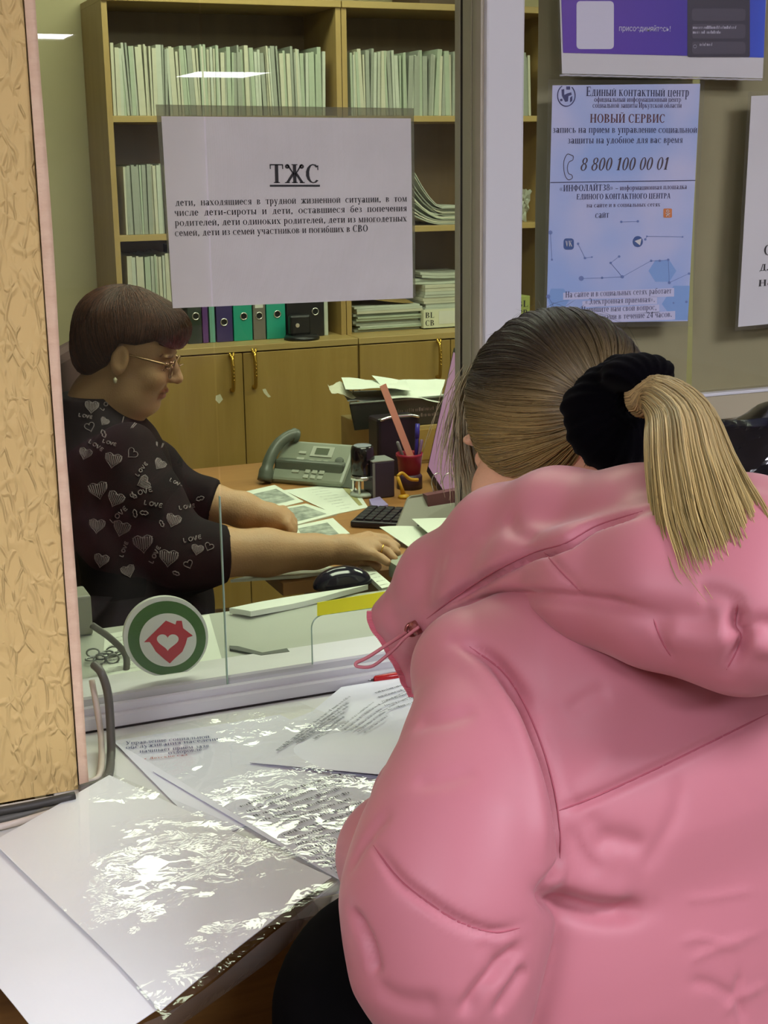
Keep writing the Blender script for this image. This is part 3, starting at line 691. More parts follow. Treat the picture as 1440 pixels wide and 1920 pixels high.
# ---- yellow tape over the pass-through, and the round emblem
o = quad_y([(595, 1130), (765, 1102), (765, 1129), (595, 1155)], YG + 0.0018, 0.0008).build('tape_strip', M('yellow_tape', (228, 226, 40), 0.4, 0.5)); props(o, 'bright yellow tape strip above the opening in the glass', 'tape')
YE = YG + 0.020
em = thing('round_emblem', 'round green and white emblem with a red house and heart, standing behind the glass', 'emblem', Yp(313, 1266, YE))
def ring(cx, cy, rx, ry, y, cut=None, n=48):
    P = [(cx + rx * math.cos(a), cy + ry * math.sin(a)) for a in np.linspace(0, 2 * math.pi, n + 1)[:-1]]
    if cut is not None: P = [(a, min(b_, cut - (a - cx) * 0.14)) for a, b_ in P]
    return [Yp(a, b_, y) for a, b_ in P]
MB().poly(ring(311, 1194, 79.5, 75.5, YE, 1265), (0, 0.006, 0)).build('rim', M('emblem_white', (210, 216, 206), 0.3), em)
MB().poly(ring(313, 1196.5, 73, 69.5, YE - 0.0006, 1264), (0, 0.0005, 0)).build('green_ring', M('emblem_green', (66, 106, 52), 0.35), em)
MB().poly(ring(315, 1200, 53.5, 50, YE - 0.0012), (0, 0.0005, 0)).build('disc', M('emblem_white', (210, 216, 206)), em)
hp = [(318, 348), (405, 262), (443, 278), (447, 263), (468, 263), (473, 292), (512, 322), (490, 330), (483, 355), (470, 385), (440, 412), (420, 432), (395, 412), (365, 385), (350, 360), (340, 347)]
MB().poly([Yp(120 + a / 2.1176, 1040 + b_ / 2.1176, YE - 0.0018) for a, b_ in hp], (0, 0.0005, 0)).build('house_mark', M('emblem_red', (178, 58, 66), 0.35), em)
ht = [(16 * math.sin(a) ** 3, 13 * math.cos(a) - 5 * math.cos(2 * a) - 2 * math.cos(3 * a) - math.cos(4 * a)) for a in np.linspace(0, 2 * math.pi, 40)[:-1]]
MB().poly([Yp(120 + (412 + x * 2.7) / 2.1176, 1040 + (344 - y * 2.3) / 2.1176, YE - 0.0024) for x, y in ht], (0, 0.0005, 0)).build('heart_mark', M('emblem_white', (210, 216, 206)), em)
# ================================================================== COUNTER AND WHAT LIES ON IT
ct_m = noisy('white_laminate', (208, 208, 206), (214, 214, 212), (4, 4, 4), 0.35, 0.5)
brown_panel = noisy('brown_chipboard', (112, 78, 36), (128, 92, 44), (6, 6, 60), 0.45, 0.4)
cream_edge = M('cream_edge', (206, 200, 176), 0.5)
cnt = thing('service_counter', 'white topped service counter with a brown front panel below the window', 'counter', (0.4, 1.3, 0))
MB().bbox((0.20, 1.086, CTR - 0.017), (1.715, 1.549, CTR), 0.002).bbox((-3.0, 1.086, CTR - 0.017), (0.20, 1.398, CTR), 0.002).build('countertop', ct_m, cnt)
MB().box((-3.0, 1.083, CTR - 0.0165), (1.715, 1.0855, CTR - 0.001)).build('edge_band', cream_edge, cnt)
MB().box((-3.0, 1.15, 0.0), (1.715, 1.17, CTR - 0.017)).build('front_panel', brown_panel, cnt)

sheet_m = noisy('blank_sheet', (226, 228, 232), (232, 233, 237), (5, 5, 5), 0.5, 0.4)
print_m = noisy('printed_sheet', (214, 214, 228), (222, 222, 234), (5, 5, 5), 0.5, 0.4)
grey_ink = M('grey_print_ink', (112, 112, 126), 0.6); blue_ink = M('blue_print_ink', (64, 66, 122), 0.6); red_ink = M('red_print_ink', (176, 96, 100), 0.6)
crinkle = film('crinkled_film', (0.995, 0.995, 0.995), 0.0, 0.03, 1.0, 0.0024, 42, bstr=1.0, hcol=(220, 222, 226))
edge_film = film('hanging_film', (0.78, 0.78, 0.76), 0.22, 0.1, 1.6, 0.003, 60, hcol=(168, 160, 150))
def flat(px4, dz, nx=20, ny=20, wob=0.0012, seed=0, curl=None):
    """a sheet lying on the counter; its corners given where they are seen, dz above the top"""
    z = CTR + dz; c = [Zp(a, b_, z) for a, b_ in px4]; rr = seed * 1.7; g = np.zeros((ny, nx, 3))
    for i in range(ny):
        for j in range(nx):
            u, v = j / (nx - 1), i / (ny - 1)
            g[i, j] = (c[0] * (1 - u) + c[1] * u) * (1 - v) + (c[3] * (1 - u) + c[2] * u) * v
            g[i, j, 2] += wob * (0.5 + 0.5 * math.sin(4 * u + 2.5 * v + rr)) + (curl(u, v) if curl else 0)
    return g
def solid(g, th=0.0005):
    a, b_ = g.shape[:2]; m = MB(); m.grid(g); lo = g.copy(); lo[..., 2] -= th; m.grid(lo[:, ::-1])
    rim = [(0, j) for j in range(b_)] + [(i, b_ - 1) for i in range(1, a)] + [(a - 1, j) for j in range(b_ - 2, -1, -1)] + [(i, 0) for i in range(a - 2, 0, -1)]
    for (i, j), (k_, l_) in zip(rim, rim[1:] + rim[:1]): m.add([g[i, j], g[k_, l_], lo[k_, l_], lo[i, j]], [[3, 2, 1, 0]])
    return m
def on_sheet(g, u, v, lift=0.0006):
    a, b_ = g.shape[:2]; x = np.clip(u, 0, 1) * (b_ - 1); y = np.clip(v, 0, 1) * (a - 1); i, j = min(int(y), a - 2), min(int(x), b_ - 2); fu, fv = x - j, y - i
    return (g[i, j] * (1 - fu) + g[i, j + 1] * fu) * (1 - fv) + (g[i + 1, j] * (1 - fu) + g[i + 1, j + 1] * fu) * fv + np.array([0, 0, lift])
LIFT = np.array([0, 0, 0.0009])
def lay_line(mb, px0, px1, h, dz, s=None, rng=None):
    a, b_ = Zp(*px0, CTR + dz), Zp(*px1, CTR + dz); e = (b_ - a) / np.linalg.norm(b_ - a); up = np.array([-e[1], e[0], 0]); 
    if s: text_on(mb, s, a, b_, up, h, LIFT)
    else: dashes(mb, a, b_, up, h, LIFT, rng)
rg = np.random.default_rng(11)
# printed sheet nearest the window
gD = flat([(212, 1391), (525, 1340), (720, 1440), (395, 1575)], 0.0015, seed=1)
o = thing('paper_sheet', 'printed sheet with blue heading lines lying nearest the window rail, under the film', 'paper', Zp(300, 1440, CTR))
solid(gD).build('sheet', print_m, o); tx = MB()
for s, p0, p1 in (('Управление социальной', (236, 1398), (393, 1385)), ('обслуживания населения', (236, 1406), (418, 1389)), ('начинает приём заяв', (262, 1413), (393, 1402)), ('оздоровле', (316, 1416), (379, 1409))): lay_line(tx, p0, p1, 0.0098, 0.003, s)
tx.build('heading_text', blue_ink, o); tx = MB(); lay_line(tx, (270, 1426), (352, 1418), 0.006, 0.003, '• Детские сад'); tx.build('red_text', red_ink, o)
# sheet with rows of print
gE = flat([(287, 1447), (600, 1330), (860, 1440), (640, 1652)], 0.0035, seed=2)
o = thing('paper_sheet', 'sheet full of slanting grey printed rows under crinkled film, beside the pink sleeve', 'paper', Zp(560, 1500, CTR))
solid(gE).build('sheet', print_m, o); tx = MB()
for i in range(15):
    x0, y0 = 452 + i * 13.0, 1515 + i * 9.0 - (i % 4 == 3) * 0; x1, y1 = x0 + 190 - (i % 5) * 9, y0 - 62 + (i % 5) * 3
    lay_line(tx, (x0, y0), (x1, y1), 0.0052, 0.005, None, rg)
tx.build('printed_rows', grey_ink, o)
# lifted page with handwriting
gF = flat([(640, 1288), (800, 1262), (752, 1462), (468, 1426)], 0.008, 26, 26, 0.0, 3, lambda u, v: 0.010 * math.exp(-((v - 0.85) / 0.22) ** 2) * (0.3 + u) - 0.004 * v)
o = thing('paper_sheet', 'white page of handwritten notes lying across the other papers, its near edge lifted', 'paper', Zp(640, 1380, CTR))
solid(gF).build('sheet', print_m, o); tx = MB()
def hand(mb, u0, v0, u1, v1, h):
    a = on_sheet(gF, u0, v0); b_ = on_sheet(gF, u1, v1); e = (b_ - a) / np.linalg.norm(b_ - a); n = 7
    for i in range(n):
        p, q = on_sheet(gF, u0 + (u1 - u0) * i / n, v0 + (v1 - v0) * i / n), on_sheet(gF, u0 + (u1 - u0) * (i + 1) / n, v0 + (v1 - v0) * (i + 1) / n)
        dashes(mb, p, q, np.array([-e[1], e[0], 0]), h, LIFT * .5, rg)
for blk_ in ([((521, 1409), (658, 1307), .0046), ((533, 1403), (656, 1319), .0046), ((557, 1394), (654, 1326), .0046), ((566, 1391), (651, 1335), .0042), ((592, 1387), (647, 1345), .0042)],
             [((640, 1366), (702, 1318), .0034), ((648, 1370), (712, 1322), .0034), ((660, 1372), (718, 1330), .0034), ((672, 1374), (724, 1336), .0034), ((684, 1376), (728, 1344), .0034)],
             [((718, 1438), (770, 1396), .0036), ((730, 1444), (770, 1412), .0036)], [((700, 1330), (765, 1296), .0030), ((712, 1338), (768, 1308), .0030)]):
    tx = MB()
    for p0, p1, h_ in blk_: lay_line(tx, p0, p1, h_, 0.0105, None, rg)
    tx.build('handwriting', grey_ink, o)
# page in the far corner
gG = flat([(690, 1298), (775, 1270), (860, 1330), (760, 1372)], 0.0055, seed=4)
o = thing('paper_sheet', 'page of small print beneath the red pen, partly under the handwritten notes', 'paper', Zp(760, 1320, CTR))
solid(gG).build('sheet', print_m, o); tx = MB()
for i in range(5): lay_line(tx, (705 + 6 * i, 1301 + 8 * i), (790 + 6 * i, 1276 + 8 * i), 0.0045, 0.0075, None, rg)
tx.build('printed_rows', grey_ink, o)
# blank sheets hanging over the counter's front edge
def droop(g, k_=0.55):
    for r_ in g.reshape(-1, 3):
        if r_[1] < 1.075: r_[2] -= k_ * (1.075 - r_[1]) ** 2
    return g
gB = droop(flat([(-190, 1640), (80, 1545), (335, 1858), (120, 1985)], 0.006, seed=5))
o = thing('paper_sheet', 'lower blank white sheet whose corner hangs furthest over the counter edge', 'paper', Zp(60, 1800, CTR)); solid(gB, 0.0008).build('sheet', sheet_m, o)
gA = droop(flat([(-14, 1578), (205, 1455), (622, 1645), (300, 1882)], 0.010, seed=6))
o = thing('paper_sheet', 'large blank white sheet, topmost of the two hanging over the counter edge', 'paper', Zp(300, 1700, CTR)); solid(gA, 0.0008).build('sheet', sheet_m, o)
# clear film pockets over the papers
o = thing('plastic_pocket', 'crinkled clear plastic pocket over the printed sheets, full of bright glints', 'plastic pocket', Zp(450, 1450, CTR))
gP = flat([(205, 1385), (560, 1318), (850, 1430), (650, 1660)], 0.0075, 40, 40, 0.003, 7); MB().grid(gP[:, ::-1]).build('film', crinkle, o, True)
o = thing('plastic_pocket', 'clear plastic pocket holding the blank sheets, its welded edge over the counter front', 'plastic pocket', Zp(400, 1750, CTR))
gQ = droop(flat([(-20, 1572), (205, 1448), (652, 1640), (306, 1896)], 0.0115, 40, 40, 0.002, 8)); MB().grid(gQ[:, ::-1]).build('film', crinkle, o, True)
st = MB(); e0 = [(652, 1640), (560, 1712), (480, 1775), (400, 1842), (330, 1890), (255, 1925)]; e1 = [(645, 1668), (590, 1722), (520, 1790), (440, 1850), (350, 1915), (290, 1955)]
A_ = spline([Zp(a, b_, CTR + 0.008 - 0.02 * (i / 5)) for i, (a, b_) in enumerate(e0)], 6); B_ = spline([Zp(a, b_, CTR - 0.006 - 0.03 * (i / 5)) for i, (a, b_) in enumerate(e1)], 6)
st.grid(np.stack([A_, (A_ + B_) / 2 + np.array([0, -0.004, 0.004]), B_], 0)); st.build('hanging_edge', edge_film, o, True)
tp = MB(); tp.grid(np.array([[Zp(540, 1690, CTR + .004), Zp(575, 1672, CTR + .004)], [Zp(562, 1722, CTR - .004), Zp(597, 1702, CTR - .004)], [Zp(585, 1728, CTR - .01), Zp(598, 1716, CTR - .01)]])); tp.build('tape_tab', edge_film, o, True)
# red pen
a, b_ = Zp(700, 1274, CTR + 0.009), Zp(800, 1259, CTR + 0.009)
o = thing('pen', 'red ballpoint pen lying along the window rail by the pink jacket', 'pen', a)
MB().tube([a + (b_ - a) * t_ for t_ in (0.0, 0.03, 0.3, 1.0)], [0.0035, 0.0052, 0.0056, 0.0056], 12).build('barrel', M('red_plastic', (172, 26, 30), 0.3, 0.5), o, True)
MB().tube([a - (b_ - a) * 0.16, a], [0.0006, 0.0022], 8).build('tip', M('steel', (150, 150, 150), 0.3, 0.5, 0.8), o, True)
# cables along the wall
def cable(pts, r_, mat, label, n=8):
    o_ = MB().tube(spline(pts, 6), r_, n).build('cable', mat, smooth=True); return props(o_, label, 'cable')
gc = M('grey_cable', (92, 90, 84), 0.45); wc = M('white_cable', (202, 190, 178), 0.45); dc = M('dark_cable', (62, 60, 56), 0.45)
cable([Yp(176, 1246, 1.52), Yp(190, 1262, 1.505), Yp(202, 1300, 1.50), Yp(207, 1360, 1.49), Yp(208, 1420, 1.47), Zp(198, 1462, CTR + 0.006), Zp(150, 1480, CTR + 0.006)], 0.0050, gc, 'thick grey cable dropping beside the wallpapered wall onto the counter')
cable([Yp(172, 1275, 1.52), Yp(182, 1330, 1.505), Yp(190, 1390, 1.49), Zp(186, 1455, CTR + 0.005), Zp(150, 1468, CTR + .005)], 0.0036, wc, 'thin white cable hanging behind the thick grey one')
cable([Zp(-120, 1542, CTR + 0.016), Zp(0, 1521, CTR + 0.014), Zp(60, 1510, CTR + 0.013), Zp(140, 1492, CTR + 0.013)], 0.0048, dc, 'dark cable running along the foot of the yellow wall')
cable([Zp(-120, 1556, CTR + 0.006), Zp(0, 1537, CTR + 0.006), Zp(110, 1510, CTR + 0.005)], 0.0045, gc, 'mid grey cable on the counter, in front of the dark one')
cable([Zp(-120, 1570, CTR + 0.005), Zp(0, 1550, CTR + 0.005), Zp(100, 1522, CTR + 0.004)], 0.0036, wc, 'pale cable on the counter, nearest the blank sheets')
# black plastic bag
bagm = M('black_bag_plastic', (16, 15, 20), 0.16, 0.6); t = NT(bagm)
mp = t.coords((14, 14, 14)); vo = t.n('ShaderNodeTexVoronoi', i_Scale=1.0); t.l(mp, 0, vo, 'Vector'); bp = t.n('ShaderNodeBump', i_Strength=0.9, i_Distance=0.03); t.l(vo, 0, bp, 'Height'); t.l(bp, 0, t.b, 'Normal')
bc = Yp(1400, 850, 1.33); bc[2] = CTR
rr = np.random.default_rng(2); ph = rr.uniform(0, 6, (10, 3)); kx = rr.normal(0, 26, (10, 3))
def bagf(p):
    d = s_ell(p, bc + [0.03, 0, 0.15], (0.17, 0.11, 0.215)); d = smin(d, s_ell(p, bc + [-0.07, 0.0, 0.235], (0.08, 0.06, 0.11)), 0.03)
    d = smin(d, s_cone(p, bc + [-0.09, 0, 0.335], bc + [-0.14, -0.02, 0.36], 0.02, 0.006), 0.03)
    q = 0
    for i in range(10): q = q + np.abs(np.sin(p @ kx[i].astype(np.float32) + ph[i, 0]))
    return smax(d + 0.0035 * (q - 6), (CTR + 0.002) - p[:, 2], 0.004)
V, F = sdf_mesh(bagf, bc + [-0.24, -0.16, -0.01], bc + [0.26, 0.16, 0.4], 0.006)
o = thing('plastic_bag', 'shiny black plastic bag standing on the counter behind the blond ponytail', 'bag', bc); raw('bag_body', V, F, bagm, o, False)
gp = MB(); N = vnormals(V, F); sel = np.array(sorted(set(np.argwhere((np.linalg.norm(V - (bc + [0.04, -0.10, 0.26]), axis=1) < 0.07))[:, 0].tolist()))); ss = set(sel.tolist()); mp_ = {v: i for i, v in enumerate(sel.tolist())}
gp.add(V[sel] + N[sel] * 0.0015, [[mp_[v] for v in f] for f in F.tolist() if all(v in ss for v in f)]); gp.build('green_print', M('green_bag_print', (40, 72, 40), 0.2, 0.6), o)
# ================================================================== OFFICE BEHIND THE GLASS
def wood(name, a, b_, axis='z', rough=0.42):
    sc = {'z': (26, 26, 2.2), 'x': (2.2, 26, 26), 'y': (26, 2.2, 26)}[axis]
    return noisy(name, a, b_, sc, rough, 0.4, detail=6, lo=0.3, hi=0.72)
beech = wood('beech_veneer', (158, 130, 78), (172, 144, 90)); beech_h = wood('beech_veneer_shelf', (160, 134, 80), (174, 148, 94), 'x')
back_m = wood('bookcase_back', (96, 74, 48), (110, 86, 56)); door_m = wood('beech_door', (146, 116, 58), (160, 130, 70))
brass = M('brass', (196, 158, 70), 0.25, 0.5, 0.85); gap_m = M('shadow_gap', (40, 26, 14), 0.8)
ZLC = Yp(500, 644, 4.5)[2]                 # top of the lower cabinets
ZS1 = Yp(500, 217, 4.6)[2]; ZS2 = Yp(500, 433, 4.6)[2]; ZTOP = Yp(430, 8, 4.6)[2]
def bookcase(x0, x1, doors, label, handles):
    r = thing('bookcase', label, 'bookcase', ((x0 + x1) / 2, 4.7, 0)); th = 0.018
    for xa in (x0, x1 - th):
        MB().box((xa, 4.6, ZLC), (xa + th, 4.925, ZTOP)).build('side_panel', beech, r)
        MB().box((xa, 4.505, 0), (xa + th, 4.925, ZLC - 0.022)).build('side_panel', beech, r)
    MB().bbox((x0, 4.592, ZTOP), (x1, 4.925, ZTOP + 0.022), 0.002).build('top_panel', beech_h, r)
    MB().bbox((x0, 4.49, ZLC - 0.022), (x1, 4.925, ZLC), 0.002).build('cabinet_top', beech_h, r)
    for z in (ZS1, ZS2): MB().bbox((x0 + th, 4.603, z - 0.02), (x1 - th, 4.915, z), 0.001).build('shelf', beech_h, r)
    MB().box((x0 + th, 4.915, 0.06), (x1 - th, 4.925, ZTOP)).build('back_panel', back_m, r)
    MB().box((x0 + th, 4.53, 0), (x1 - th, 4.548, 0.07)).build('plinth', beech, r)
    for i, (a, b_) in enumerate(doors):
        d = MB().bbox((a + 0.0015, 4.49, 0.075), (b_ - 0.0015, 4.507, ZLC - 0.026), 0.0015).build('door', door_m, r)
        if handles[i] is not None:
            hx_, z1, z0 = handles[i]; m = MB()
            m.tube(spline([(hx_, 4.49, z1), (hx_, 4.468, z1 - 0.008), (hx_, 4.462, (z1 + z0) / 2), (hx_, 4.468, z0 + 0.006), (hx_, 4.49, z0)], 6), [0.0045] + [0.0065] * 22 + [0.0075] * 2, 8)
            for s_ in (-1, 1): m.tube([(hx_ + s_ * 0.002, 4.468, z1 - 0.012), (hx_ + s_ * 0.007, 4.474, z1 + 0.012)], 0.004, 7)
            for q in range(5): m.lathe((hx_, 4.4565, z1 - 0.03 - q * 0.012), (0, -1, 0), [(0.003, 0), (0.002, 0.003), (0.0003, 0.004)], 8)
            m.build('handle', brass, d, True)
    return r
def hz(px, y1, y0): a, b_ = Yp(px, y1, 4.47), Yp(px, y0, 4.47); return (a[0], a[2], b_[2])
XL = Yp(213, 300, 4.6)[0]; XD = Yp(642, 200, 4.6)[0]; XG = Yp(457, 720, 4.49)[0]; XG2 = Yp(845, 655, 4.49)[0]
bookcase(XL - 0.012, XD - 0.001, [(XL - 0.01, XG), (XG, XD - 0.002)], 'tall beech bookcase with two doors below, left of the joint, holding the ring binders', [hz(435, 668, 733), hz(477, 660, 727)])
bookcase(XD + 0.002, XD + 0.82, [(XD + 0.003, XG2), (XG2, XD + 0.819)], 'tall beech bookcase standing right of the joint, partly behind the white window post', [hz(824, 641, 708), None])
# chips of white paint left on the doors
for i, (pts, n_) in enumerate(([[(405, 742), (413, 739), (418, 749), (411, 757), (404, 750)], 0], [[(492, 730), (498, 729), (503, 738), (508, 744), (503, 745), (495, 737)], 1])):
    ds = [c for o_ in COL.objects if o_.name == 'bookcase' for c in o_.children if c.name.startswith('door')]
    MB().poly([Yp(a, b_, 4.4895) for a, b_ in pts], (0, 0.0004, 0)).build('paint_chip', M('chip_white', (206, 200, 170), 0.6), ds[n_])

# ---- thin paper files standing in rows
file_ms = [noisy('file_paper_%s' % k_, c_, tuple(v + 6 for v in c_), (9, 9, 50), 0.7, 0.2) for k_, c_ in (('pale', (180, 184, 170)), ('green', (162, 172, 152)), ('grey', (148, 152, 140)), ('cream', (186, 184, 164)))]
slit = M('file_pages', (150, 152, 138), 0.8)
def file_proto(w, h, mi):
    """a card folder standing on its edge: folded cover around a block of pages"""
    o_ = MB().poly([(0, 0, 0), (w, 0, 0), (w, 0.25, 0), (w - .0012, 0.25, 0), (w - .0012, 0.002, 0), (.0012, 0.002, 0), (.0012, 0.25, 0), (0, 0.25, 0)], (0, 0, h)).build('paper_file', file_ms[mi], local=True)
    p = MB().box((.0014, .003, 0.001), (w - .0014, .246, h - 0.006)).build('pages', slit, o_, local=True)
    return o_
PROT = []
def row(x0, x1, z, hr, label, group, seed, y=4.612, skip=None, lean=0.05):
    rr = np.random.default_rng(seed); x = x0; ln = 0.0
    while x < x1 - 0.006:
        w = float(rr.choice([0.006, 0.008, 0.010, 0.013, 0.017], p=[.22, .28, .24, .16, .10])); h = float(rr.uniform(*hr)); ln = 0.75 * ln + rr.normal(0, lean * .35)
        if not (skip and skip[0] < x < skip[1]):
            key = (w, int(rr.integers(0, 4)))
            c = None
            for k_, o_ in PROT:
                if k_ == key: c = clone(o_); break
            if c is None: c = file_proto(w, 0.21, key[1]); PROT.append((key, c))
            c.scale = (1, 1, h / 0.21); c.location = (x, y + float(rr.uniform(0, 0.012)), z + 0.0008 + abs(math.sin(ln)) * w); c.rotation_euler = (0, float(np.clip(ln, -lean, lean)), 0)
            props(c, label, 'paper file', group)
        x += w + 0.0012 + (0.006 if rr.random() < .06 else 0)
xm = lambda px: Yp(px, 200, 4.612)[0]
row(XL + 0.012, xm(612), ZS1, (0.196, 0.222), 'thin white paper file standing on the top shelf of the left bookcase', 'paper files on the top shelf, left bookcase', 1)
row(xm(660), xm(1000), ZS1, (0.196, 0.222), 'thin white paper file standing on the top shelf of the right bookcase', 'paper files on the top shelf, right bookcase', 2, skip=(xm(885), xm(962)), lean=0.07)
row(Yp(234, 380, 4.612)[0], Yp(345, 380, 4.612)[0], ZS2, (0.212, 0.224), 'white paper file on the middle shelf, left of the notice', 'paper files on the middle shelf', 3, lean=0.02)
row(Yp(240, 540, 4.612)[0], Yp(322, 540, 4.612)[0], ZLC, (0.290, 0.302), 'tall white paper file on the lowest shelf, above the clerk', 'tall paper files above the clerk', 4, lean=0.02)

# ---- ring binders
chrome = M('chrome', (214, 214, 210), 0.18, 0.5, 0.9); hole_m = M('hole_black', (10, 10, 10), 0.7); lab_m = M('binder_label', (206, 206, 196), 0.6)
def binder(x0, x1, rgb, ringpx, label, tag_=False, sheen=0.35):
    a, b_ = Yp(x0, 600, 4.6)[0], Yp(x1, 600, 4.6)[0]; yb_ = 4.605; z0 = ZLC + 0.0005; h = 0.318
    r = thing('ring_binder', label, 'ring binder', ((a + b_) / 2, yb_, z0), 'ring binders on the cabinet top'); m = M('binder_%d_%d_%d' % rgb, rgb, sheen, 0.45)
    MB().bbox((a + .0008, yb_, z0), (b_ - .0008, yb_ + 0.004, z0 + h), 0.0012).build('spine', m, r)
    for xa in (a + .0008, b_ - .0034): MB().bbox((xa, yb_ + 0.003, z0), (xa + .0026, yb_ + 0.285, z0 + h), 0.0008).build('cover', m, r)
    MB().box((a + .006, yb_ + 0.02, z0 + .004), (b_ - .006, yb_ + 0.25, z0 + h - .012)).build('pages', slit, r)
    if ringpx:
        c = Yp(ringpx[0], ringpx[1], yb_); rad = 0.0115
        MB().tube([c + [rad * math.cos(q), -0.0008, rad * math.sin(q)] for q in np.linspace(0, 2 * math.pi, 21)], 0.0022, 6, False).build('finger_ring', chrome, r, True)
        MB().lathe(c, (0, -1, 0), [(rad - .001, -0.001), (rad - .001, 0.0006)], 20).build('finger_hole', hole_m, r)
    if tag_: c = Yp((x0 + x1) / 2, 575, yb_); MB().box((a + .008, yb_ - .0006, c[2] - .004), (b_ - .008, yb_ - .0001, c[2] + .12)).build('spine_label', lab_m, r)
binder(352, 379, (34, 48, 38), (367, 593), 'blackish green ring binder just right of the clerk\'s head')
binder(380, 391, (86, 52, 112), None, 'thin purple binder between the blackish green and the navy ones')
binder(393, 404, (98, 150, 134), None, 'thin grey green binder touching the navy one')
binder(406, 437, (56, 46, 96), (420, 604), 'navy purple ring binder left of the two teal ones')
binder(438.5, 474, (34, 144, 122), (457, 593), 'teal ring binder between the navy and the grey one')
binder(475.5, 499, (110, 104, 96), (486, 592), 'grey ring binder with a white spine label, between the two teal ones', True)
binder(500.5, 536.5, (38, 150, 128), (520, 589), 'teal ring binder between the grey and the black one')
binder(538, 608, (26, 24, 28), (591, 584), 'wide black ring binder at the right end of the binder row')
o = MB().bbox((Yp(610, 600, 4.6)[0], 4.61, ZLC + .0005), (Yp(617, 600, 4.6)[0], 4.86, ZLC + .30), 0.001).build('paper_file', file_ms[0]); props(o, 'white paper file standing right of the wide black binder', 'paper file')
bd = Yp(566, 638, 4.55); bd[2] = ZLC
o = thing('desk_device', 'small black device on a round foot in front of the wide black binder', 'device', bd); blk = M('black_plastic', (22, 21, 24), 0.35, 0.5)
MB().lathe(bd + [0, 0, .0005], (0, 0, 1), [(0.060, 0), (0.062, 0.006), (0.055, 0.014), (0.02, 0.018)], 28).build('foot', blk, o, True)
MB().bbox(bd + [-.045, -.015, .016], bd + [.030, .015, .085], 0.008).build('body', blk, o); MB().lathe(bd + [-.02, -.016, .05], (0, -1, 0), [(.008, 0), (.007, .002)], 14).build('lens', chrome, o)

# ---- piles on the right bookcase
def pile(cx, y0, z0, n, w, d, th, seed, label, group, jit=0.012, tilt=0.02, mats=None, bend=0.0):
    rr = np.random.default_rng(seed); z = z0 + 0.0008
    for i in range(n):
        t_ = th * rr.uniform(.7, 1.3); nx = 9; g = np.zeros((4, nx, 3)); dx, a = rr.normal(0, jit), rr.normal(0, tilt)
        for p in range(4):
            for q in range(nx):
                u = q / (nx - 1) - .5; v = p / 3 - .5
                g[p, q] = (cx + dx + u * w * math.cos(a) - v * d * math.sin(a), y0 + d / 2 + abs(dx) + u * w * math.sin(a) * .3 + v * d, z + t_ + bend * max(0, -u - 0.02) ** 1.6 * (0.35 + i / n))
        o_ = solid(g[::-1], t_).build('paper_file', (mats or file_ms)[int(rr.integers(0, len(mats or file_ms)))]); props(o_, label, 'paper file', group); z += t_ + 0.0006
    return z
xa, xb_ = Yp(664, 600, 4.62)[0], Yp(796, 600, 4.62)[0]
zt = pile((xa + xb_) / 2 + .01, 4.63, ZLC, 11, (xb_ - xa) * .93, 0.22, 0.0075, 5, 'paper file lying in the flat pile on the right cabinet top', 'flat pile of paper files on the right cabinet', 0.008, 0.012)
env = M('kraft_envelope', (150, 124, 74), 0.6)
c_ = [Yp(668, 566, 4.66), Yp(776, 560, 4.66), Yp(776, 588, 4.66), Yp(700, 590, 4.66)]
g = np.zeros((3, 6, 3))
for p in range(3):
    for q in range(6): u = q / 5; g[p, q] = (xa + .01 + u * (xb_ - xa) * .85, 4.65 + p * .11, zt + 0.004 + .035 * (1 - u) ** 1.5 + .012 * p)
o = solid(g[::-1], 0.002).build('envelope', env); props(o, 'brown envelope slumped over the flat pile of files', 'envelope')
x2, x3 = Yp(797, 600, 4.6)[0], Yp(905, 600, 4.6)[0]
o = thing('cardboard_box', 'low white cardboard box with black letters on its end, right of the flat pile', 'box', (x2, 4.61, ZLC)); bx_m = M('white_card', (206, 206, 180), 0.6)
b0 = MB()
for p0, p1 in (((x2, 4.612, ZLC + .0008), (x3, 4.615, ZLC + .07)), ((x2, 4.86, ZLC + .0008), (x3, 4.863, ZLC + .07)), ((x2, 4.615, ZLC + .0008), (x2 + .003, 4.86, ZLC + .07)), ((x3 - .003, 4.615, ZLC + .0008), (x3, 4.86, ZLC + .07)), ((x2, 4.612, ZLC + .0008), (x3, 4.863, ZLC + .004))): b0.box(p0, p1)
b0.build('box_tray', bx_m, o); tx = MB(); text_on(tx, 'BL', (x2 + .006, 4.6112, ZLC + .040), (x2 + .042, 4.6112, ZLC + .040), UPZ, .020); text_on(tx, 'CB', (x2 + .006, 4.6112, ZLC + .012), (x2 + .042, 4.6112, ZLC + .012), UPZ, .020); tx.build('box_lettering', ink, o)
MB().box((x2 + .06, 4.6105, ZLC + .016), (x3 - .01, 4.6118, ZLC + .062)).build('box_label', lab_m, o)
zq = pile((x2 + x3) / 2, 4.63, ZLC + .005, 12, (x3 - x2) * .88, 0.21, 0.0115, 6, 'paper packet piled in the low white cardboard box', 'paper packets in the white box', 0.003, 0.006, [file_ms[0], file_ms[3]])
pile((x2 + x3) / 2 - .02, 4.64, zq, 4, (x3 - x2) * .85, 0.2, 0.009, 8, 'loose paper file on top of the packets in the white box', 'loose files on the packets', 0.01, 0.05, [file_ms[0]], 0.02)
x4 = Yp(782, 420, 4.62)[0]; x5 = Yp(880, 420, 4.62)[0]
pile((x4 + x5) / 2, 4.63, ZS2, 12, (x5 - x4) * 1.05, 0.22, 0.0045, 9, 'paper file slumped in the leaning heap on the middle right shelf', 'leaning heap of paper files', 0.012, 0.02, None, 0.30)
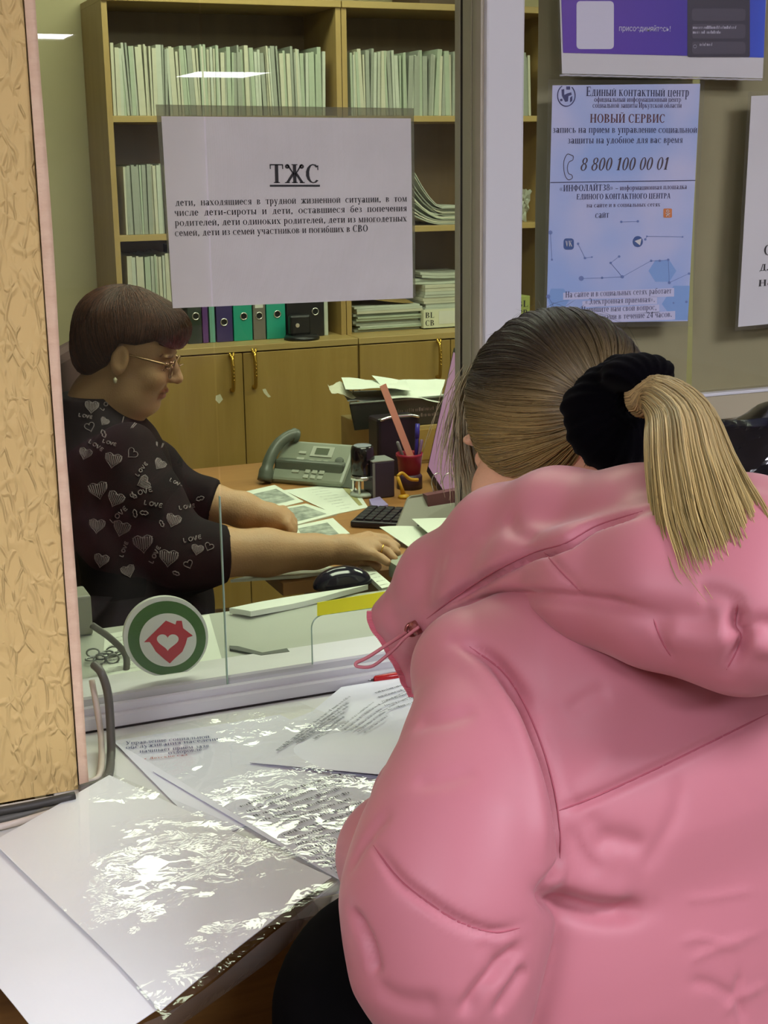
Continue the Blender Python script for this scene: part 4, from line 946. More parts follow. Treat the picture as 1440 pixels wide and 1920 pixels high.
# crumpled paper and green box seen past the white post
rr = np.random.default_rng(4); c0 = Yp(985, 405, 4.58); g = np.zeros((9, 9, 3))
for p in range(9):
    for q in range(9): u, v = q / 8 - .5, p / 8 - .5; g[p, q] = c0 + [u * .08 + .01 * v, .05 * abs(u) + rr.normal(0, .004) + .05 * (v + .5), -v * .105 + rr.normal(0, .004) - .02 * u]
g[..., 2] += ZS2 + 0.001 - g[..., 2].min() ; o = solid(g, 0.0006).build('crumpled_paper', file_ms[0]); props(o, 'crumpled white paper on the shelf edge, right of the white post', 'paper')
xg0, xg1 = Yp(974, 590, 4.6)[0] - .03, Yp(996, 590, 4.6)[0]
o = thing('cardboard_box', 'small yellow green box with black letters, seen right of the white post', 'box', (xg0, 4.6, ZLC)); MB().bbox((xg0, 4.61, ZLC + .0005), (xg1, 4.80, ZLC + .10), .002).build('box_body', M('green_card', (150, 158, 88), 0.6), o)
tx = MB(); text_on(tx, 'BL', (xg0 + .025, 4.6092, ZLC + .060), (xg1 - .008, 4.6092, ZLC + .060), UPZ, .024); text_on(tx, 'CB', (xg0 + .025, 4.6092, ZLC + .026), (xg1 - .008, 4.6092, ZLC + .026), UPZ, .024); tx.build('box_lettering', ink, o)
xt = Yp(780, 5, 4.65)[0]; o = MB().bbox((xt, 4.62, ZTOP + .0228), (xt + .16, 4.86, ZTOP + .14), .003).build('storage_box', M('dark_box', (84, 66, 50), 0.6)); props(o, 'dark box on top of the right bookcase', 'box')

# ---- desk
desk_m = wood('desk_veneer', (150, 104, 58), (166, 120, 70), 'x'); mauve = wood('desk_side', (128, 100, 86), (138, 110, 94), 'x')
DX0, DX1, DY0, DY1 = 0.80, 2.25, 2.43, 3.50
dk = thing('desk', 'brown office desk behind the glass, covered with papers', 'desk', (1.5, 3.0, 0))
MB().bbox((DX0, DY0, DSK - .026), (DX1, DY1, DSK), .002).build('desk_top', desk_m, dk)
for x in (DX0 + .40, DX1 - .06): MB().box((x, DY0 + .04, 0), (x + .02, DY1 - .04, DSK - .026)).build('side_panel', mauve, dk)
MB().box((DX0 + .42, DY0 + .045, .25), (DX1 - .06, DY0 + .06, DSK - .026)).build('front_panel', mauve, dk)
# ---- inner sill
MB().bbox((XW - .02, 1.632, CTR - .01), (1.70, 1.822, CTR + .0345), .003).build('inner_sill', M('sill_white', (166, 170, 158), 0.4), win)
ZI = CTR + .0345
def slab(px4, z, th, name, mat, label, cat='paper', wob=0.0, nx=6):
    c = [Zp(a, b_, z + th) for a, b_ in px4]; g = np.zeros((nx, nx, 3))
    for p in range(nx):
        for q in range(nx):
            u, v = q / (nx - 1), p / (nx - 1); g[p, q] = (c[0] * (1 - u) + c[1] * u) * (1 - v) + (c[3] * (1 - u) + c[2] * u) * v; g[p, q, 2] += wob * (math.sin(5 * u + 2 * v) + 1)
    o_ = thing(name, label, cat, (c[0] + c[2]) / 2 * [1, 1, 0] + [0, 0, z]); solid(g, th - .0003).build('sheets' if th > .003 else 'sheet', mat, o_); return o_, g
op = noisy('office_paper', (212, 218, 206), (220, 226, 214), (6, 6, 6), 0.6, 0.2); photo_m = noisy('photocopy', (120, 128, 120), (176, 182, 172), (40, 40, 40), 0.6, 0.2); faint = M('faint_print', (128, 130, 124), 0.7)
def sheet_lines(o_, g, n, u0=.1, u1=.9, v0=.12, v1=.9, mat=None, seed=0, h=.004):
    m = MB(); r_ = np.random.default_rng(seed)
    for i in range(n):
        v = v0 + (v1 - v0) * i / max(1, n - 1); a, b_ = on_sheet(g, u0, v, .0005), on_sheet(g, u1 - .2 * r_.random(), v, .0005); e = (b_ - a) / np.linalg.norm(b_ - a); dashes(m, a, b_, np.array([-e[1], e[0], 0]), h, np.zeros(3), r_)
    return m.build('printed_rows', mat or faint, o_)
def sheet_pic(o_, g, u0, v0, u1, v1):
    MB().grid(np.array([[on_sheet(g, u0 + (u1 - u0) * a, v0 + (v1 - v0) * b_, .0005) for a in (0, .5, 1)] for b_ in (0, .5, 1)])).build('photocopied_picture', photo_m, o_)
o, g = slab([(418, 931), (515, 909), (569, 940), (480, 962)], DSK, .0022, 'paper_sheet', op, 'sheet with a photocopied picture, nearest the clerk\'s far sleeve'); sheet_pic(o, g, .45, .2, .92, .85)
o, g = slab([(531, 919), (660, 904), (690, 951), (628, 964)], DSK, .0016, 'paper_sheet', op, 'printed sheet lying between the telephone and the keyboard'); sheet_lines(o, g, 9, .3, .75, seed=1)
MB().grid(np.array([[on_sheet(g, .80, v, .0006), on_sheet(g, .90, v, .0006)] for v in (.1, .5, .9)])).build('olive_stripe', M('olive_print', (160, 156, 104), 0.6), o)
o, g = slab([(500, 957), (574, 944), (632, 963), (547, 986)], DSK, .0036, 'paper_sheet', op, 'photocopied page under the clerk\'s far hand'); sheet_pic(o, g, .12, .12, .85, .88)
o, g = slab([(545, 988), (624, 971), (656, 1000), (560, 1016)], DSK, .0028, 'paper_sheet', op, 'framed dark photocopy just above the clerk\'s near forearm'); sheet_pic(o, g, .12, .2, .8, .95)
o, g = slab([(432, 1088), (580, 1057), (640, 1066), (560, 1081)], DSK, .006, 'paper_stack', op, 'white paper stack along the near edge of the desk, under the forearm', 'paper', .001)
o, g = slab([(672, 1061), (690, 1058), (738, 1098), (716, 1103)], DSK, .010, 'paper_stack', op, 'narrow white printed stack slanting right of the dark mouse'); sheet_lines(o, g, 6, .1, .9, seed=2)
# on the inner sill
o, g = slab([(196, 1190), (392, 1152), (420, 1250), (190, 1290)], ZI, .0012, 'paper_sheet', op, 'printed sheet on the inner sill behind the round emblem'); sheet_lines(o, g, 12, .05, .95, seed=3, h=.003)
o, g = slab([(430, 1142), (690, 1096), (640, 1112), (470, 1150)], ZI, .008, 'paper_stack', op, 'white paper stack at the far edge of the inner sill', 'paper', .0015)
st_ = MB().poly([Zp(a, b_, ZI + .001) for a, b_ in ((430, 1213), (446, 1214), (492, 1226), (538, 1218), (543, 1224), (490, 1231), (431, 1219))], (0, 0, .002)).build('shadow_strip', M('dark_grey_shade', (70, 74, 68), 0.5)); props(st_, 'bent dark grey strip painting a shadow on the white inner sill', 'strip')  # flat dark strip stands in for a triangular shadow on the sill
cable([Yp(172, 1172, 1.66), Yp(205, 1195, 1.66), Yp(234, 1225, 1.66), Yp(237, 1255, 1.645), Yp(230, 1272, 1.643)], 0.0042, gc, 'grey cable looping behind the glass left of the emblem')
o = MB().bbox(Zp(172, 1200, ZI) + [-.03, .02, .0005], Zp(198, 1196, ZI) + [-.012, .07, .055], .003).build('junction_box', M('grey_box', (128, 128, 112), 0.5)); props(o, 'small grey box on the inner sill at the wall edge', 'box')
kb_ = MB(); c0 = Zp(196, 1232, ZI + .006)
for i in range(9): a = i * .7; cc = c0 + [.004 * i - .016, .012 * math.sin(i * 1.9), .004 * (i % 2)]; kb_.tube([cc + [.008 * math.cos(q), .006 * math.sin(q) * math.cos(a), .006 * math.sin(q) * math.sin(a)] for q in np.linspace(0, 6.28, 13)], .0013, 5, False)
o = kb_.build('metal_chain', M('dull_metal', (128, 132, 126), 0.35, 0.5, 0.7), smooth=True); props(o, 'tangled grey metal chain on the inner sill at the left', 'chain')

# ---- telephone
ph0 = Zp(578, 914, DSK); o = thing('telephone', 'grey desk telephone with a display, tilted toward the clerk, beside the printed sheets', 'telephone', ph0)
pg = M('phone_grey', (134, 140, 124), 0.4, 0.45); pd = M('phone_dark', (82, 88, 78), 0.4, 0.45); pk = M('phone_key', (168, 172, 158), 0.45)
PS = .80; ax = np.array([0.70, -0.714, 0]); ay = np.array([0.714, 0.70, 0]) ; tl = math.radians(42); n_ = np.cross(ax, ay); up_ = ay * math.cos(tl) + np.array([0, 0, 1]) * math.sin(tl); nn = np.cross(ax, up_); RR = np.stack([ax, up_, nn], 1) * PS
# front face lies in the plane spanned by ax (to the right) and up_ (up and away)
pb0 = ph0 + np.array([-.01, 0.02, .012])
MB().bbox((-.115, 0, -.03), (.135, .155, 0), .010, RR, pb0).build('body', pg, o)
MB().poly([pb0 + RR @ np.array(q) for q in ((-.105, .0, -.012), (-.105, .15, -.012), (-.105, .15, -.02))] , ax * .22).build('stand', pd, o)
lg = MB(); w0 = pb0 + RR @ np.array((-.10, .12, -.03)); lg.bbox((-.11, 0.03, 0), (.125, .12, .07), .008, np.stack([ax, ay, [0, 0, 1]], 1) * PS, ph0 + np.array([-.01, .02, .001])); lg.build('base', pd, o)
hsn = MB(); hp_ = spline([(-.122, -.012, .004), (-.120, .05, .026), (-.108, .11, .032), (-.084, .155, .022), (-.070, .165, .006)], 6); hsn.tube([pb0 + RR @ q for q in hp_], [.0185] * 4 + [.0145] * 16 + [.018] * 5, 12); hsn.build('handset', pd, o, True)
MB().bbox((-.005, .095, 0), (.07, .135, .003), .002, RR, pb0).build('display_frame', pk, o); MB().bbox((.010, .103, .003), (.055, .128, .004), .0005, RR, pb0).build('display', M('lcd', (92, 100, 84), 0.2), o)
for i in range(4):
    for j in range(3): MB().bbox((.0 + .024 * j, .012 + .019 * i, 0), (.017 + .024 * j, .025 + .019 * i, .004), .0015, RR, pb0).build('key', pk, o)
for i in range(4): MB().bbox((-.045, .03 + .024 * i, 0), (-.02, .040 + .024 * i, .0035), .0015, RR, pb0).build('side_key', pk, o)
MB().lathe(pb0 + RR @ np.array((.10, .085, 0)), nn, [(.012, 0), (.011, .004), (.004, .005)], 16).build('knob', pd, o)

# ---- round stamp
s0 = Zp(681, 930, DSK); o = thing('rubber_stamp', 'black round self inking stamp standing on the printed sheets', 'stamp', s0 + [0, 0, .0025]); s0 = s0 + [0, 0, .0025]
MB().lathe(s0 + [0, 0, .05], (0, 0, 1), [(.026, 0), (.029, .006), (.0285, .058), (.026, .068), (.022, .070)], 28).build('grip', M('black_gloss', (16, 16, 20), 0.12, 0.6), o, True)
MB().lathe(s0 + [0, 0, .1205], (0, 0, 1), [(.0215, 0), (.020, .001), (.01, .0014)], 24).build('cap', M('cap_grey', (150, 156, 166), 0.2, 0.5), o)
MB().lathe(s0 + [0, 0, .040], (0, 0, 1), [(.030, 0), (.030, .008), (.026, .010)], 28).build('collar', chrome, o, True); MB().lathe(s0, (0, 0, 1), [(.031, 0), (.031, .006), (.022, .009)], 28).build('foot_ring', M('clear_grey', (170, 176, 168), 0.3), o, True)
for a in (0.6, 2.4, 4.0, 5.5): MB().tube([s0 + [.024 * math.cos(a), .024 * math.sin(a), .006], s0 + [.024 * math.cos(a), .024 * math.sin(a), .042]], .0035, 8).build('leg', chrome, o)
# ---- small dark speaker box, black case, wooden box, tray
def onb(px, py, z=None): return Zp(px, py, z if z is not None else DSK)
b0 = onb(720, 934); o = thing('speaker_box', 'dark upright box with a pale grey top, between the stamp and the red cup', 'speaker', b0)
MB().bbox(b0 + [-.028, 0, .0005], b0 + [.028, .06, .088], .003).build('body', M('dark_violet_plastic', (52, 44, 58), 0.4), o); MB().bbox(b0 + [-.028, 0, .0875], b0 + [.028, .06, .0905], .001).build('top_plate', M('plate_grey', (140, 144, 140), 0.4), o); MB().box(b0 + [-.028, -.001, .004], b0 + [-.022, .0005, .086]).build('edge_trim', M('trim_grey', (120, 118, 118), 0.4), o)
b0 = onb(748, 905) + [0.03, .07, 0]; o = thing('black_case', 'black case with a chrome rim standing behind the red pen cup', 'case', b0)
MB().bbox(b0 + [-.055, 0, .0005], b0 + [.06, .07, .150], .008).build('body', M('case_black', (30, 24, 32), 0.35), o); MB().tube(spline([b0 + [-.05, -.001, .146], b0 + [-.02, -.003, .153], b0 + [.03, -.003, .153], b0 + [.056, -.001, .147]], 5), .0035, 8).build('rim', chrome, o, True)
w0 = np.array([Yp(702, 840, 3.30)[0], 3.08, DSK]); o = thing('wooden_box', 'small wooden box at the back of the desk, beneath the paper tray', 'box', w0 + [.1, .14, 0]); wb = w0 + [0.13, .22, 0]; BH = Yp(702, 806, wb[1])[2] - DSK
MB().bbox(wb + [-.13, 0, .0005], wb + [.22, .24, BH], .002).build('carcass', beech_h, o); MB().bbox(wb + [-.12, -.004, .010], wb + [.21, .0, BH - .01], .001).build('front', door_m, o)
# tray
ty = wb[1] + 0.0; tz = wb[2] + BH + .001; A0 = Yp(655, 757, ty); A1 = Yp(655 + 190, 757, ty); h0 = Yp(668, 803, ty)[2]
o = thing('paper_tray', 'black letter tray heaped with papers above the pen cup', 'tray', (A0[0] + .15, ty + .12, tz)); tb = M('tray_black', (44, 46, 42), 0.35, 0.5)
x0_, x1_, zt_, zb_ = A0[0], A0[0] + .33, A0[2], tz + .001
MB().poly([(x0_, ty, zt_), (x1_, ty, zt_), (x1_ - .012, ty + .006, zb_), (x0_ + .016, ty + .006, zb_)], (0, .003, 0)).build('front_wall', tb, o); BX = .10; MB().poly([(x0_, ty, zt_), (x0_ + BX, ty + .23, zt_), (x0_ + BX + .016, ty + .225, zb_), (x0_ + .016, ty + .006, zb_)], (.003, 0, 0)).build('side_wall', tb, o); MB().poly([(x1_, ty, zt_), (x1_ - .012, ty + .006, zb_), (x1_ - .012 + BX, ty + .225, zb_), (x1_ + BX, ty + .23, zt_)], (.003, 0, 0)).build('side_wall', tb, o)
MB().poly([(x0_ + .016, ty + .006, zb_), (x1_ - .012, ty + .006, zb_), (x1_ - .012 + BX, ty + .225, zb_), (x0_ + .016 + BX, ty + .225, zb_)], (0, 0, .003)).build('floor', tb, o); MB().tube([(x0_, ty, zt_), (x1_, ty, zt_)], .003, 6).build('rim', M('tray_rim', (120, 124, 116), 0.3), o)
mk_ = MB(); rgx = np.random.default_rng(8)
for i, zz_ in enumerate((.30, .52)): dashes(mk_, (x0_ + .11, ty - .0004 + .0035 * (1 - zz_), zb_ + (zt_ - zb_) * zz_), (x0_ + .30, ty - .0004 + .0035 * (1 - zz_), zb_ + (zt_ - zb_) * zz_), UPZ, .010, np.array([0, -.0006, 0]), rgx)
mk_.build('faded_lettering', M('faded_print', (112, 98, 92), 0.6), o)
def heap(pts, z, drop, lab, seed, mat=op):
    c = [Yp(a, b_, y_) for a, b_, y_ in pts]; g = np.zeros((9, 9, 3)); r_ = np.random.default_rng(seed)
    for p in range(9):
        for q in range(9): u, v = q / 8, p / 8; g[p, q] = (c[0] * (1 - u) + c[1] * u) * (1 - v) + (c[3] * (1 - u) + c[2] * u) * v; g[p, q, 2] += .004 * math.sin(6 * u + seed) * math.sin(4 * v + 1) + r_.normal(0, .0008)
    o_ = solid(g, .0008).build('paper_sheet', mat); props(o_, lab, 'paper')
ty2 = ty + .21
zz0 = zb_ + .0045
for i in range(3):
    t_ = .011; o_ = MB().poly([(x0_ + .022 + .003 * (i % 2), ty + .012, zz0), (x1_ - .02 - .004 * i, ty + .012, zz0), (x1_ - .02 + .09 - .004 * i, ty + .215, zz0), (x0_ + .022 + .09 + .003 * (i % 2), ty + .215, zz0)], (0, 0, t_)).build('paper_stack', file_ms[(i * 2) % 4]); props(o_, 'paper bundle stacked inside the black letter tray', 'paper', 'paper bundles in the black tray'); zz0 += t_ + .0005
heap([(640, 710, ty2), (760, 713, ty2), (770, 731, ty), (648, 727, ty)], 0, 0, 'white sheet lying on the left of the heaped letter tray', 1)
heap([(697, 706, ty2), (835, 714, ty2), (824, 752, ty - .01), (735, 744, ty - .01)], 0, 0, 'white sheet hanging over the front of the letter tray, behind the pink ruler', 2)
heap([(614, 722, ty + .05), (640, 716, ty2), (668, 745, ty + .02), (622, 738, ty)], 0, 0, 'crumpled pale sheet poking out of the left end of the tray', 3, file_ms[3])
heap([(640, 730, ty2), (800, 735, ty2), (800, 757, ty + .005), (652, 754, ty + .005)], 0, 0, 'grey sheet drooping below the white sheets in the letter tray', 4, M('grey_sheet', (128, 130, 130), 0.6))
# ---- pen cup and pens
c0 = onb(768, 915); o = thing('pen_cup', 'red pen cup on a dark base with pens and a ruler in it', 'pen cup', c0); rc = M('cup_red', (150, 36, 56), 0.35)
MB().lathe(c0 + [0, 0, .035], (0, 0, 1), [(.026, 0), (.030, .042), (.033, .046), (.033, .052), (.030, .052), (.028, .044), (.024, .004)], 28).build('cup', rc, o, True); MB().lathe(c0 + [0, 0, .0005], (0, 0, 1), [(.031, 0), (.031, .030), (.027, .036)], 28).build('base', M('cup_dark', (56, 34, 48), 0.4), o, True)
yc = c0[1]
def stick(px0, px1, r_, mat, name, label, cat, flat_=None, dy=0.0, capmat=None):
    a, b_ = Yp(*px0, yc + dy), Yp(*px1, yc + dy * .3); o_ = thing(name, label, cat, b_)
    if flat_: d = (b_ - a) / np.linalg.norm(b_ - a); s_ = np.cross(d, [0, 1, 0]); MB().poly([a - s_ * flat_, a + s_ * flat_, b_ + s_ * flat_, b_ - s_ * flat_], (0, .0025, 0)).build('blade', mat, o_)
    else:
        MB().tube([a, a + (b_ - a) * .04, b_], [r_ * .6, r_, r_], 10).build('barrel', mat, o_, True)
        if capmat: MB().tube([a - (b_ - a) * .02, a + (b_ - a) * .3], [r_ * 1.2, r_ * 1.35], 10).build('cap', capmat, o_, True)
pinkr = M('pink_ruler_plastic', (214, 146, 126), 0.4)
stick((718, 722), (776, 872), 0, pinkr, 'ruler', 'long pink ruler leaning out of the red pen cup', 'ruler', .0085, .004)
stick((783, 796), (779, 880), .0045, M('blue_plastic', (58, 52, 150), 0.3), 'pen', 'bright blue capped pen standing in the red cup', 'pen', None, .012, M('blue_plastic', (58, 52, 150)))
stick((745, 828), (764, 880), .0042, M('grey_plastic', (120, 118, 120), 0.35), 'pen', 'clear grey pen leaning left in the red cup', 'pen', None, -.006)
stick((791, 824), (781, 880), .0042, M('mauve_plastic', (120, 92, 124), 0.35), 'pen', 'mauve pen leaning right in the red cup', 'pen', None, .0)
stick((762, 857), (768, 890), .006, M('yellow_plastic', (206, 176, 40), 0.4), 'marker', 'yellow marker end at the rim of the red cup', 'marker', None, -.016)
stick((781, 857), (776, 890), .006, M('orange_plastic', (206, 90, 48), 0.4), 'marker', 'orange marker end at the rim of the red cup', 'marker', None, -.014)
# yellow clip figure
ya = yc - .05; ym = M('clip_yellow', (196, 150, 40), 0.4)
zf = Zp(755, 934, DSK); yq = zf[1]
o = thing('plastic_clip', 'bent yellow plastic clip standing in front of the red cup', 'clip', zf)
MB().tube([Yp(757, 930, yq), Yp(752, 912, yq), Yp(745, 893, yq)], [.007, .004, .0045], 8).build('arm', ym, o, True); MB().tube(spline([Yp(745, 893, yq), Yp(754, 887, yq), Yp(768, 898, yq), Yp(784, 900, yq)], 5), .004, 8).build('arm', ym, o, True)
bf = Yp(757, 932, yq); bf[2] = DSK; MB().lathe(bf + [0, 0, .0005], (0, 0, 1), [(.014, 0), (.013, .006), (.006, .010)], 14).build('foot', ym, o, True)
# purple note block
o, g = slab([(692, 936), (712, 931), (728, 946), (700, 953)], DSK, .0105, 'note_pad', M('lilac_paper', (150, 138, 186), 0.5), 'lilac pad lying at the foot of the dark speaker box', 'note pad')
# keyboard
k0 = onb(656, 976, DSK + .016); k1 = onb(690, 947, DSK + .016); e2 = (k1 - k0); e2[2] = 0; dpt = .145; e2 = e2 / np.linalg.norm(e2); e1 = np.array([e2[1], -e2[0], 0]); KR = np.stack([e1, e2, [0, 0, 1]], 1)
o = thing('keyboard', 'black computer keyboard in front of the monitor, partly behind the grey stand', 'keyboard', k0 * [1, 1, 0] + [0, 0, DSK]); kd = M('key_black', (34, 34, 40), 0.4, 0.5); kz = k0 * [1, 1, 0] + [0, 0, DSK + .001]
MB().bbox((0, 0, 0), (.42, dpt, .014), .004, KR, kz).build('case', M('case_black', (30, 24, 32)), o); kk = MB()
for i in range(5):
    for j in range(20): kk.bbox((.010 + .0200 * j, .012 + .025 * i, .0135), (.0265 + .0200 * j, .032 + .025 * i, .0185), .0015, KR, kz)
kk.build('keys', kd, o)
# monitor
mb_, mt_ = Yp(800, 884, 3.12), Yp(851, 652, 3.12); nb = Yp(845, 958, 2.75); ev = mt_ - mb_; eh = nb - mb_; nrm = np.cross(ev, eh); nrm /= np.linalg.norm(nrm)
if nrm[0] > 0: nrm = -nrm
eh = eh / np.linalg.norm(eh) * .46
o = thing('monitor', 'computer monitor seen at a slant, its screen mauve, behind the white post', 'monitor', mb_ * [1, 1, 0] + [.10, -.2, DSK])
MB().poly([mb_, mb_ + eh, mb_ + eh + ev, mt_], -nrm * .022).build('case', M('case_black', (30, 24, 32)), o)
i0 = mb_ + eh * .028 + ev * .05; MB().poly([i0, i0 + eh * .94, i0 + eh * .94 + ev * .92, i0 + ev * .92], nrm * .001).build('screen', emit('mauve_screen', (0.30, 0.155, 0.235), 1.0, 0.02), o)
mc = mb_ + eh * .5 + ev * .3 - nrm * .024; MB().tube([mc, np.array([mc[0] + .06, mc[1], DSK + .02])], .02, 12).build('stand', blk, o); MB().lathe((mc[0] + .06, mc[1], DSK + .0008), (0, 0, 1), [(.10, 0), (.098, .010), (.02, .016)], 28).build('foot', blk, o)
# grey stand with binder clip and papers
gy = Yp(770, 990, 2.62)[1]; o = thing('document_stand', 'grey upright plate holding papers with a binder clip, by the clerk\'s near hand', 'document stand', Zp(770, 1035, DSK))
gs = M('stand_grey', (136, 132, 122), 0.4)
q_ = [Yp(738, 1000, 2.66), Yp(765, 935, 2.72), Yp(772, 930, 2.72), Yp(900, 914, 2.72), Yp(900, 1010, 2.66)]; q_[0][2] = q_[4][2] = DSK + .001
MB().poly(q_, (.0, .006, .0)).build('plate', gs, o)
MB().poly([Yp(a, b_, 2.70) for a, b_ in ((800, 929), (862, 918), (866, 940), (803, 952))], (0, .022, 0)).build('clip_body', M('clip_mauve', (112, 68, 76), 0.35), o); cw = MB()
for s_ in (817, 838): cw.tube([Yp(a, b_, 2.71) for a, b_ in spline([(s_ - 4, 922), (s_ - 8, 905), (s_ - 4, 892), (s_ + 5, 887), (s_ + 11, 893), (s_ + 9, 908)], 5)], .0011, 6)
cw.build('clip_wire', chrome, o, True)
def fly(pts, lab, seed, mat=op):
    c = [Yp(a, b_, y_) for a, b_, y_ in pts]; g = np.zeros((6, 6, 3))
    for p in range(6):
        for q in range(6): u, v = q / 5, p / 5; g[p, q] = (c[0] * (1 - u) + c[1] * u) * (1 - v) + (c[3] * (1 - u) + c[2] * u) * v + np.array([0, 0, .003 * math.sin(3 * u + seed)])
    o_ = solid(g, .001).build('envelope', mat); props(o_, lab, 'envelope')
fly([(711, 990, 2.64), (800, 985, 2.64), (830, 1036, 2.52), (782, 1038, 2.52)], 'white envelope sticking out of the grey stand above the near hand', 1)
fly([(772, 975, 2.645), (900, 965, 2.645), (900, 1012, 2.53), (815, 1012, 2.53)], 'white envelope behind the other one, nearer the pink hood', 2)
o, g = slab([(729, 1052), (760, 1036), (850, 1050), (800, 1096)], DSK, .030, 'paper_block', M('grey_paper_block', (150, 154, 140), 0.6), 'grey block of folded papers beside the mouse and the pink hood')
# mouse
m0 = Zp(642, 1100, DSK); rr0 = lambda p: smax(s_ell(p, m0 + [0, .0, .004], (.058, .034, .036)), (DSK + .001) - p[:, 2], .003)
V, F = sdf_mesh(rr0, m0 - [.07, .05, .01], m0 + [.07, .05, .05], .003); o = thing('computer_mouse', 'glossy dark computer mouse near the yellow tape, on the near desk edge', 'mouse', m0); raw('shell', V, F, M('navy_gloss', (24, 24, 40), 0.12, 0.6), o, True)
# ================================================================== THE CLERK
def unit(v): v = np.array(v, float); return v / np.linalg.norm(v)
def colour_mat(name, rough=0.5, spec=0.4, bump=None, **k):
    """colour stored per vertex on the thing itself (skin, hair, dyed roots)"""
    if name in MATS: return MATS[name]
    m = M(name, (128, 128, 128), rough, spec, **k); t = NT(m); a = t.n('ShaderNodeAttribute', attribute_name='tint'); t.l(a, 'Color', t.b, 'Base Color')
    if bump:
        mp = t.coords(bump[1]); nz = t.n('ShaderNodeTexNoise', i_Scale=1.0, i_Detail=3.0); t.l(mp, 0, nz, 'Vector')
        bp = t.n('ShaderNodeBump', i_Strength=1.0, i_Distance=bump[0]); t.l(nz, 0, bp, 'Height'); t.l(bp, 0, t.b, 'Normal')
    return m
def paint(o, C):
    C = np.asarray(C, float); at = o.data.color_attributes.new('tint', 'FLOAT_COLOR', 'POINT')
    at.data.foreach_set('color', np.concatenate([C, np.ones((len(C), 1))], 1).astype(np.float32).ravel())
L3 = lambda *c: np.array(lin(c)[:3])
class Head:
    """a head with a face: x forward, y to its left, z up; origin between the ears"""
    def __init__(s, o, f, jowl=0.0, fat=1.0, ears=True, k=1.0):
        s.ears = ears; s.k = k
        f = unit(f); l = unit(np.cross([0, 0, 1.0], f)); u = np.cross(f, l); s.o = np.array(o, float); s.A = np.stack([f, l, u]); s.jowl = jowl; s.fat = fat
    def loc(s, p): return ((p - s.o.astype(np.float32)) @ s.A.T.astype(np.float32)) / s.k
    def w(s, q): return s.o + np.array(q, float) @ s.A * s.k
    def sdf(s, P):
        q = s.loc(P); q = q.copy(); a = np.stack([q[:, 0], np.abs(q[:, 1]), q[:, 2]], 1)
        d = s_ell(q, (-.012, 0, .040), (.096, .074 * s.fat, .084))
        d = smin(d, s_ell(q, (.030, 0, -.030), (.060, .058 * s.fat, .078)), .03)
        d = smin(d, s_ell(q, (.062, 0, -.092), (.026, .028, .020)), .025)
        d = smin(d, s_ell(a, (.060, .036, -.030), (.030, .027, .028)), .02)
        d = smin(d, s_ell(a, (.006, .048 * s.fat, -.070), (.045, .020, .03)), .03)
        if s.jowl: d = smin(d, s_ell(a, (.022, .026, -.098), (.050, .036, .026 + s.jowl)), .03)
        d = smin(d, s_ell(a, (.080, .030, .024), (.012, .026, .008)), .014)
        d = smax(d, -s_ell(a, (.098, .031, .004), (.016, .020, .011)), .012)
        d = smin(d, s_ell(a, (.077, .031, .002), (.012, .014, .012)), .003)
        d = smin(d, s_cone(q, (.086, 0, .018), (.110, 0, -.022), .008, .0125), .012); d = smin(d, s_ell(a, (.098, .011, -.027), (.012, .009, .008)), .006)
        d = smax(d, -s_ell(a, (.103, .008, -.036), (.006, .0035, .004)), .003)
        d = smin(d, s_ell(q, (.088, 0, -.055), (.011, .024, .0075)), .006); d = smin(d, s_ell(q, (.085, 0, -.067), (.011, .020, .0075)), .006)
        d = smax(d, -s_ell(q, (.099, 0, -.0605), (.008, .024, .0016)), .003)
        e = s_ell(a, (-.004, .079 * s.fat, -.004), (.019, .009, .033), None); e = smax(e, -s_ell(a, (.000, .089 * s.fat, -.002), (.011, .007, .021)), .004)
        if s.ears: d = smin(d, e, .006)
        return smin(d, s_cone(q, (-.020, 0, -.05), (-.042, 0, -.16), .056, .062), .03) * s.k
def hand(p, W, Ks, Ps, Ts, th, r=.0088, rw=.024):
    d = None
    for K in Ks: e = s_cone(p, W, K, rw * .8, r * 1.25); d = e if d is None else smin(d, e, .012)
    for K, Pp, T in zip(Ks, Ps, Ts):
        d = smin(d, s_chain(p, [(*K, r * 1.12), (*Pp, r * 1.02), (*T, r * .85)]), .003)
    return smin(d, s_chain(p, [(*th[0], r * 1.7), (*th[1], r * 1.2), (*th[2], r * .95)], .004), .006)

DC = 2.76
cfh = unit([CF[0], CF[1], 0]); crh = unit([CR[0], CR[1], 0]); yw = math.radians(1); pt = math.radians(17)
fh = math.cos(yw) * crh - math.sin(yw) * cfh
hd = Head(Dp(243, 663, DC), fh * math.cos(pt) + np.array([0, 0, -math.sin(pt)]), .006, 1.03, True, .93)
lat = unit(np.cross([0, 0, 1.0], fh))                     # her left (away from the window)
q3 = lambda a: [Dp(*v) for v in a]
N_W, N_K = Dp(642, 1030, 2.71), q3([(690, 1006, 2.75), (700, 1015, 2.735), (704, 1027, 2.72), (697, 1040, 2.70)])
N_P, N_T = q3([(722, 1010, 2.755), (728, 1021, 2.74), (726, 1034, 2.72), (714, 1046, 2.70)]), q3([(744, 1024, 2.745), (745, 1036, 2.73), (739, 1047, 2.71), (727, 1055, 2.69)])
N_TH = q3([(652, 1046, 2.72), (680, 1053, 2.74), (708, 1062, 2.74)])
F_W, F_K = Dp(505, 968, 2.95), q3([(530, 957, 2.99), (537, 964, 2.975), (539, 974, 2.96), (535, 983, 2.945)])
F_P, F_T = q3([(545, 968, 2.99), (550, 977, 2.975), (549, 985, 2.96), (542, 991, 2.945)]), q3([(549, 988, 2.985), (552, 994, 2.97), (549, 998, 2.955), (541, 1000, 2.945)])
F_TH = q3([(514, 982, 2.95), (531, 993, 2.965), (543, 999, 2.965)])
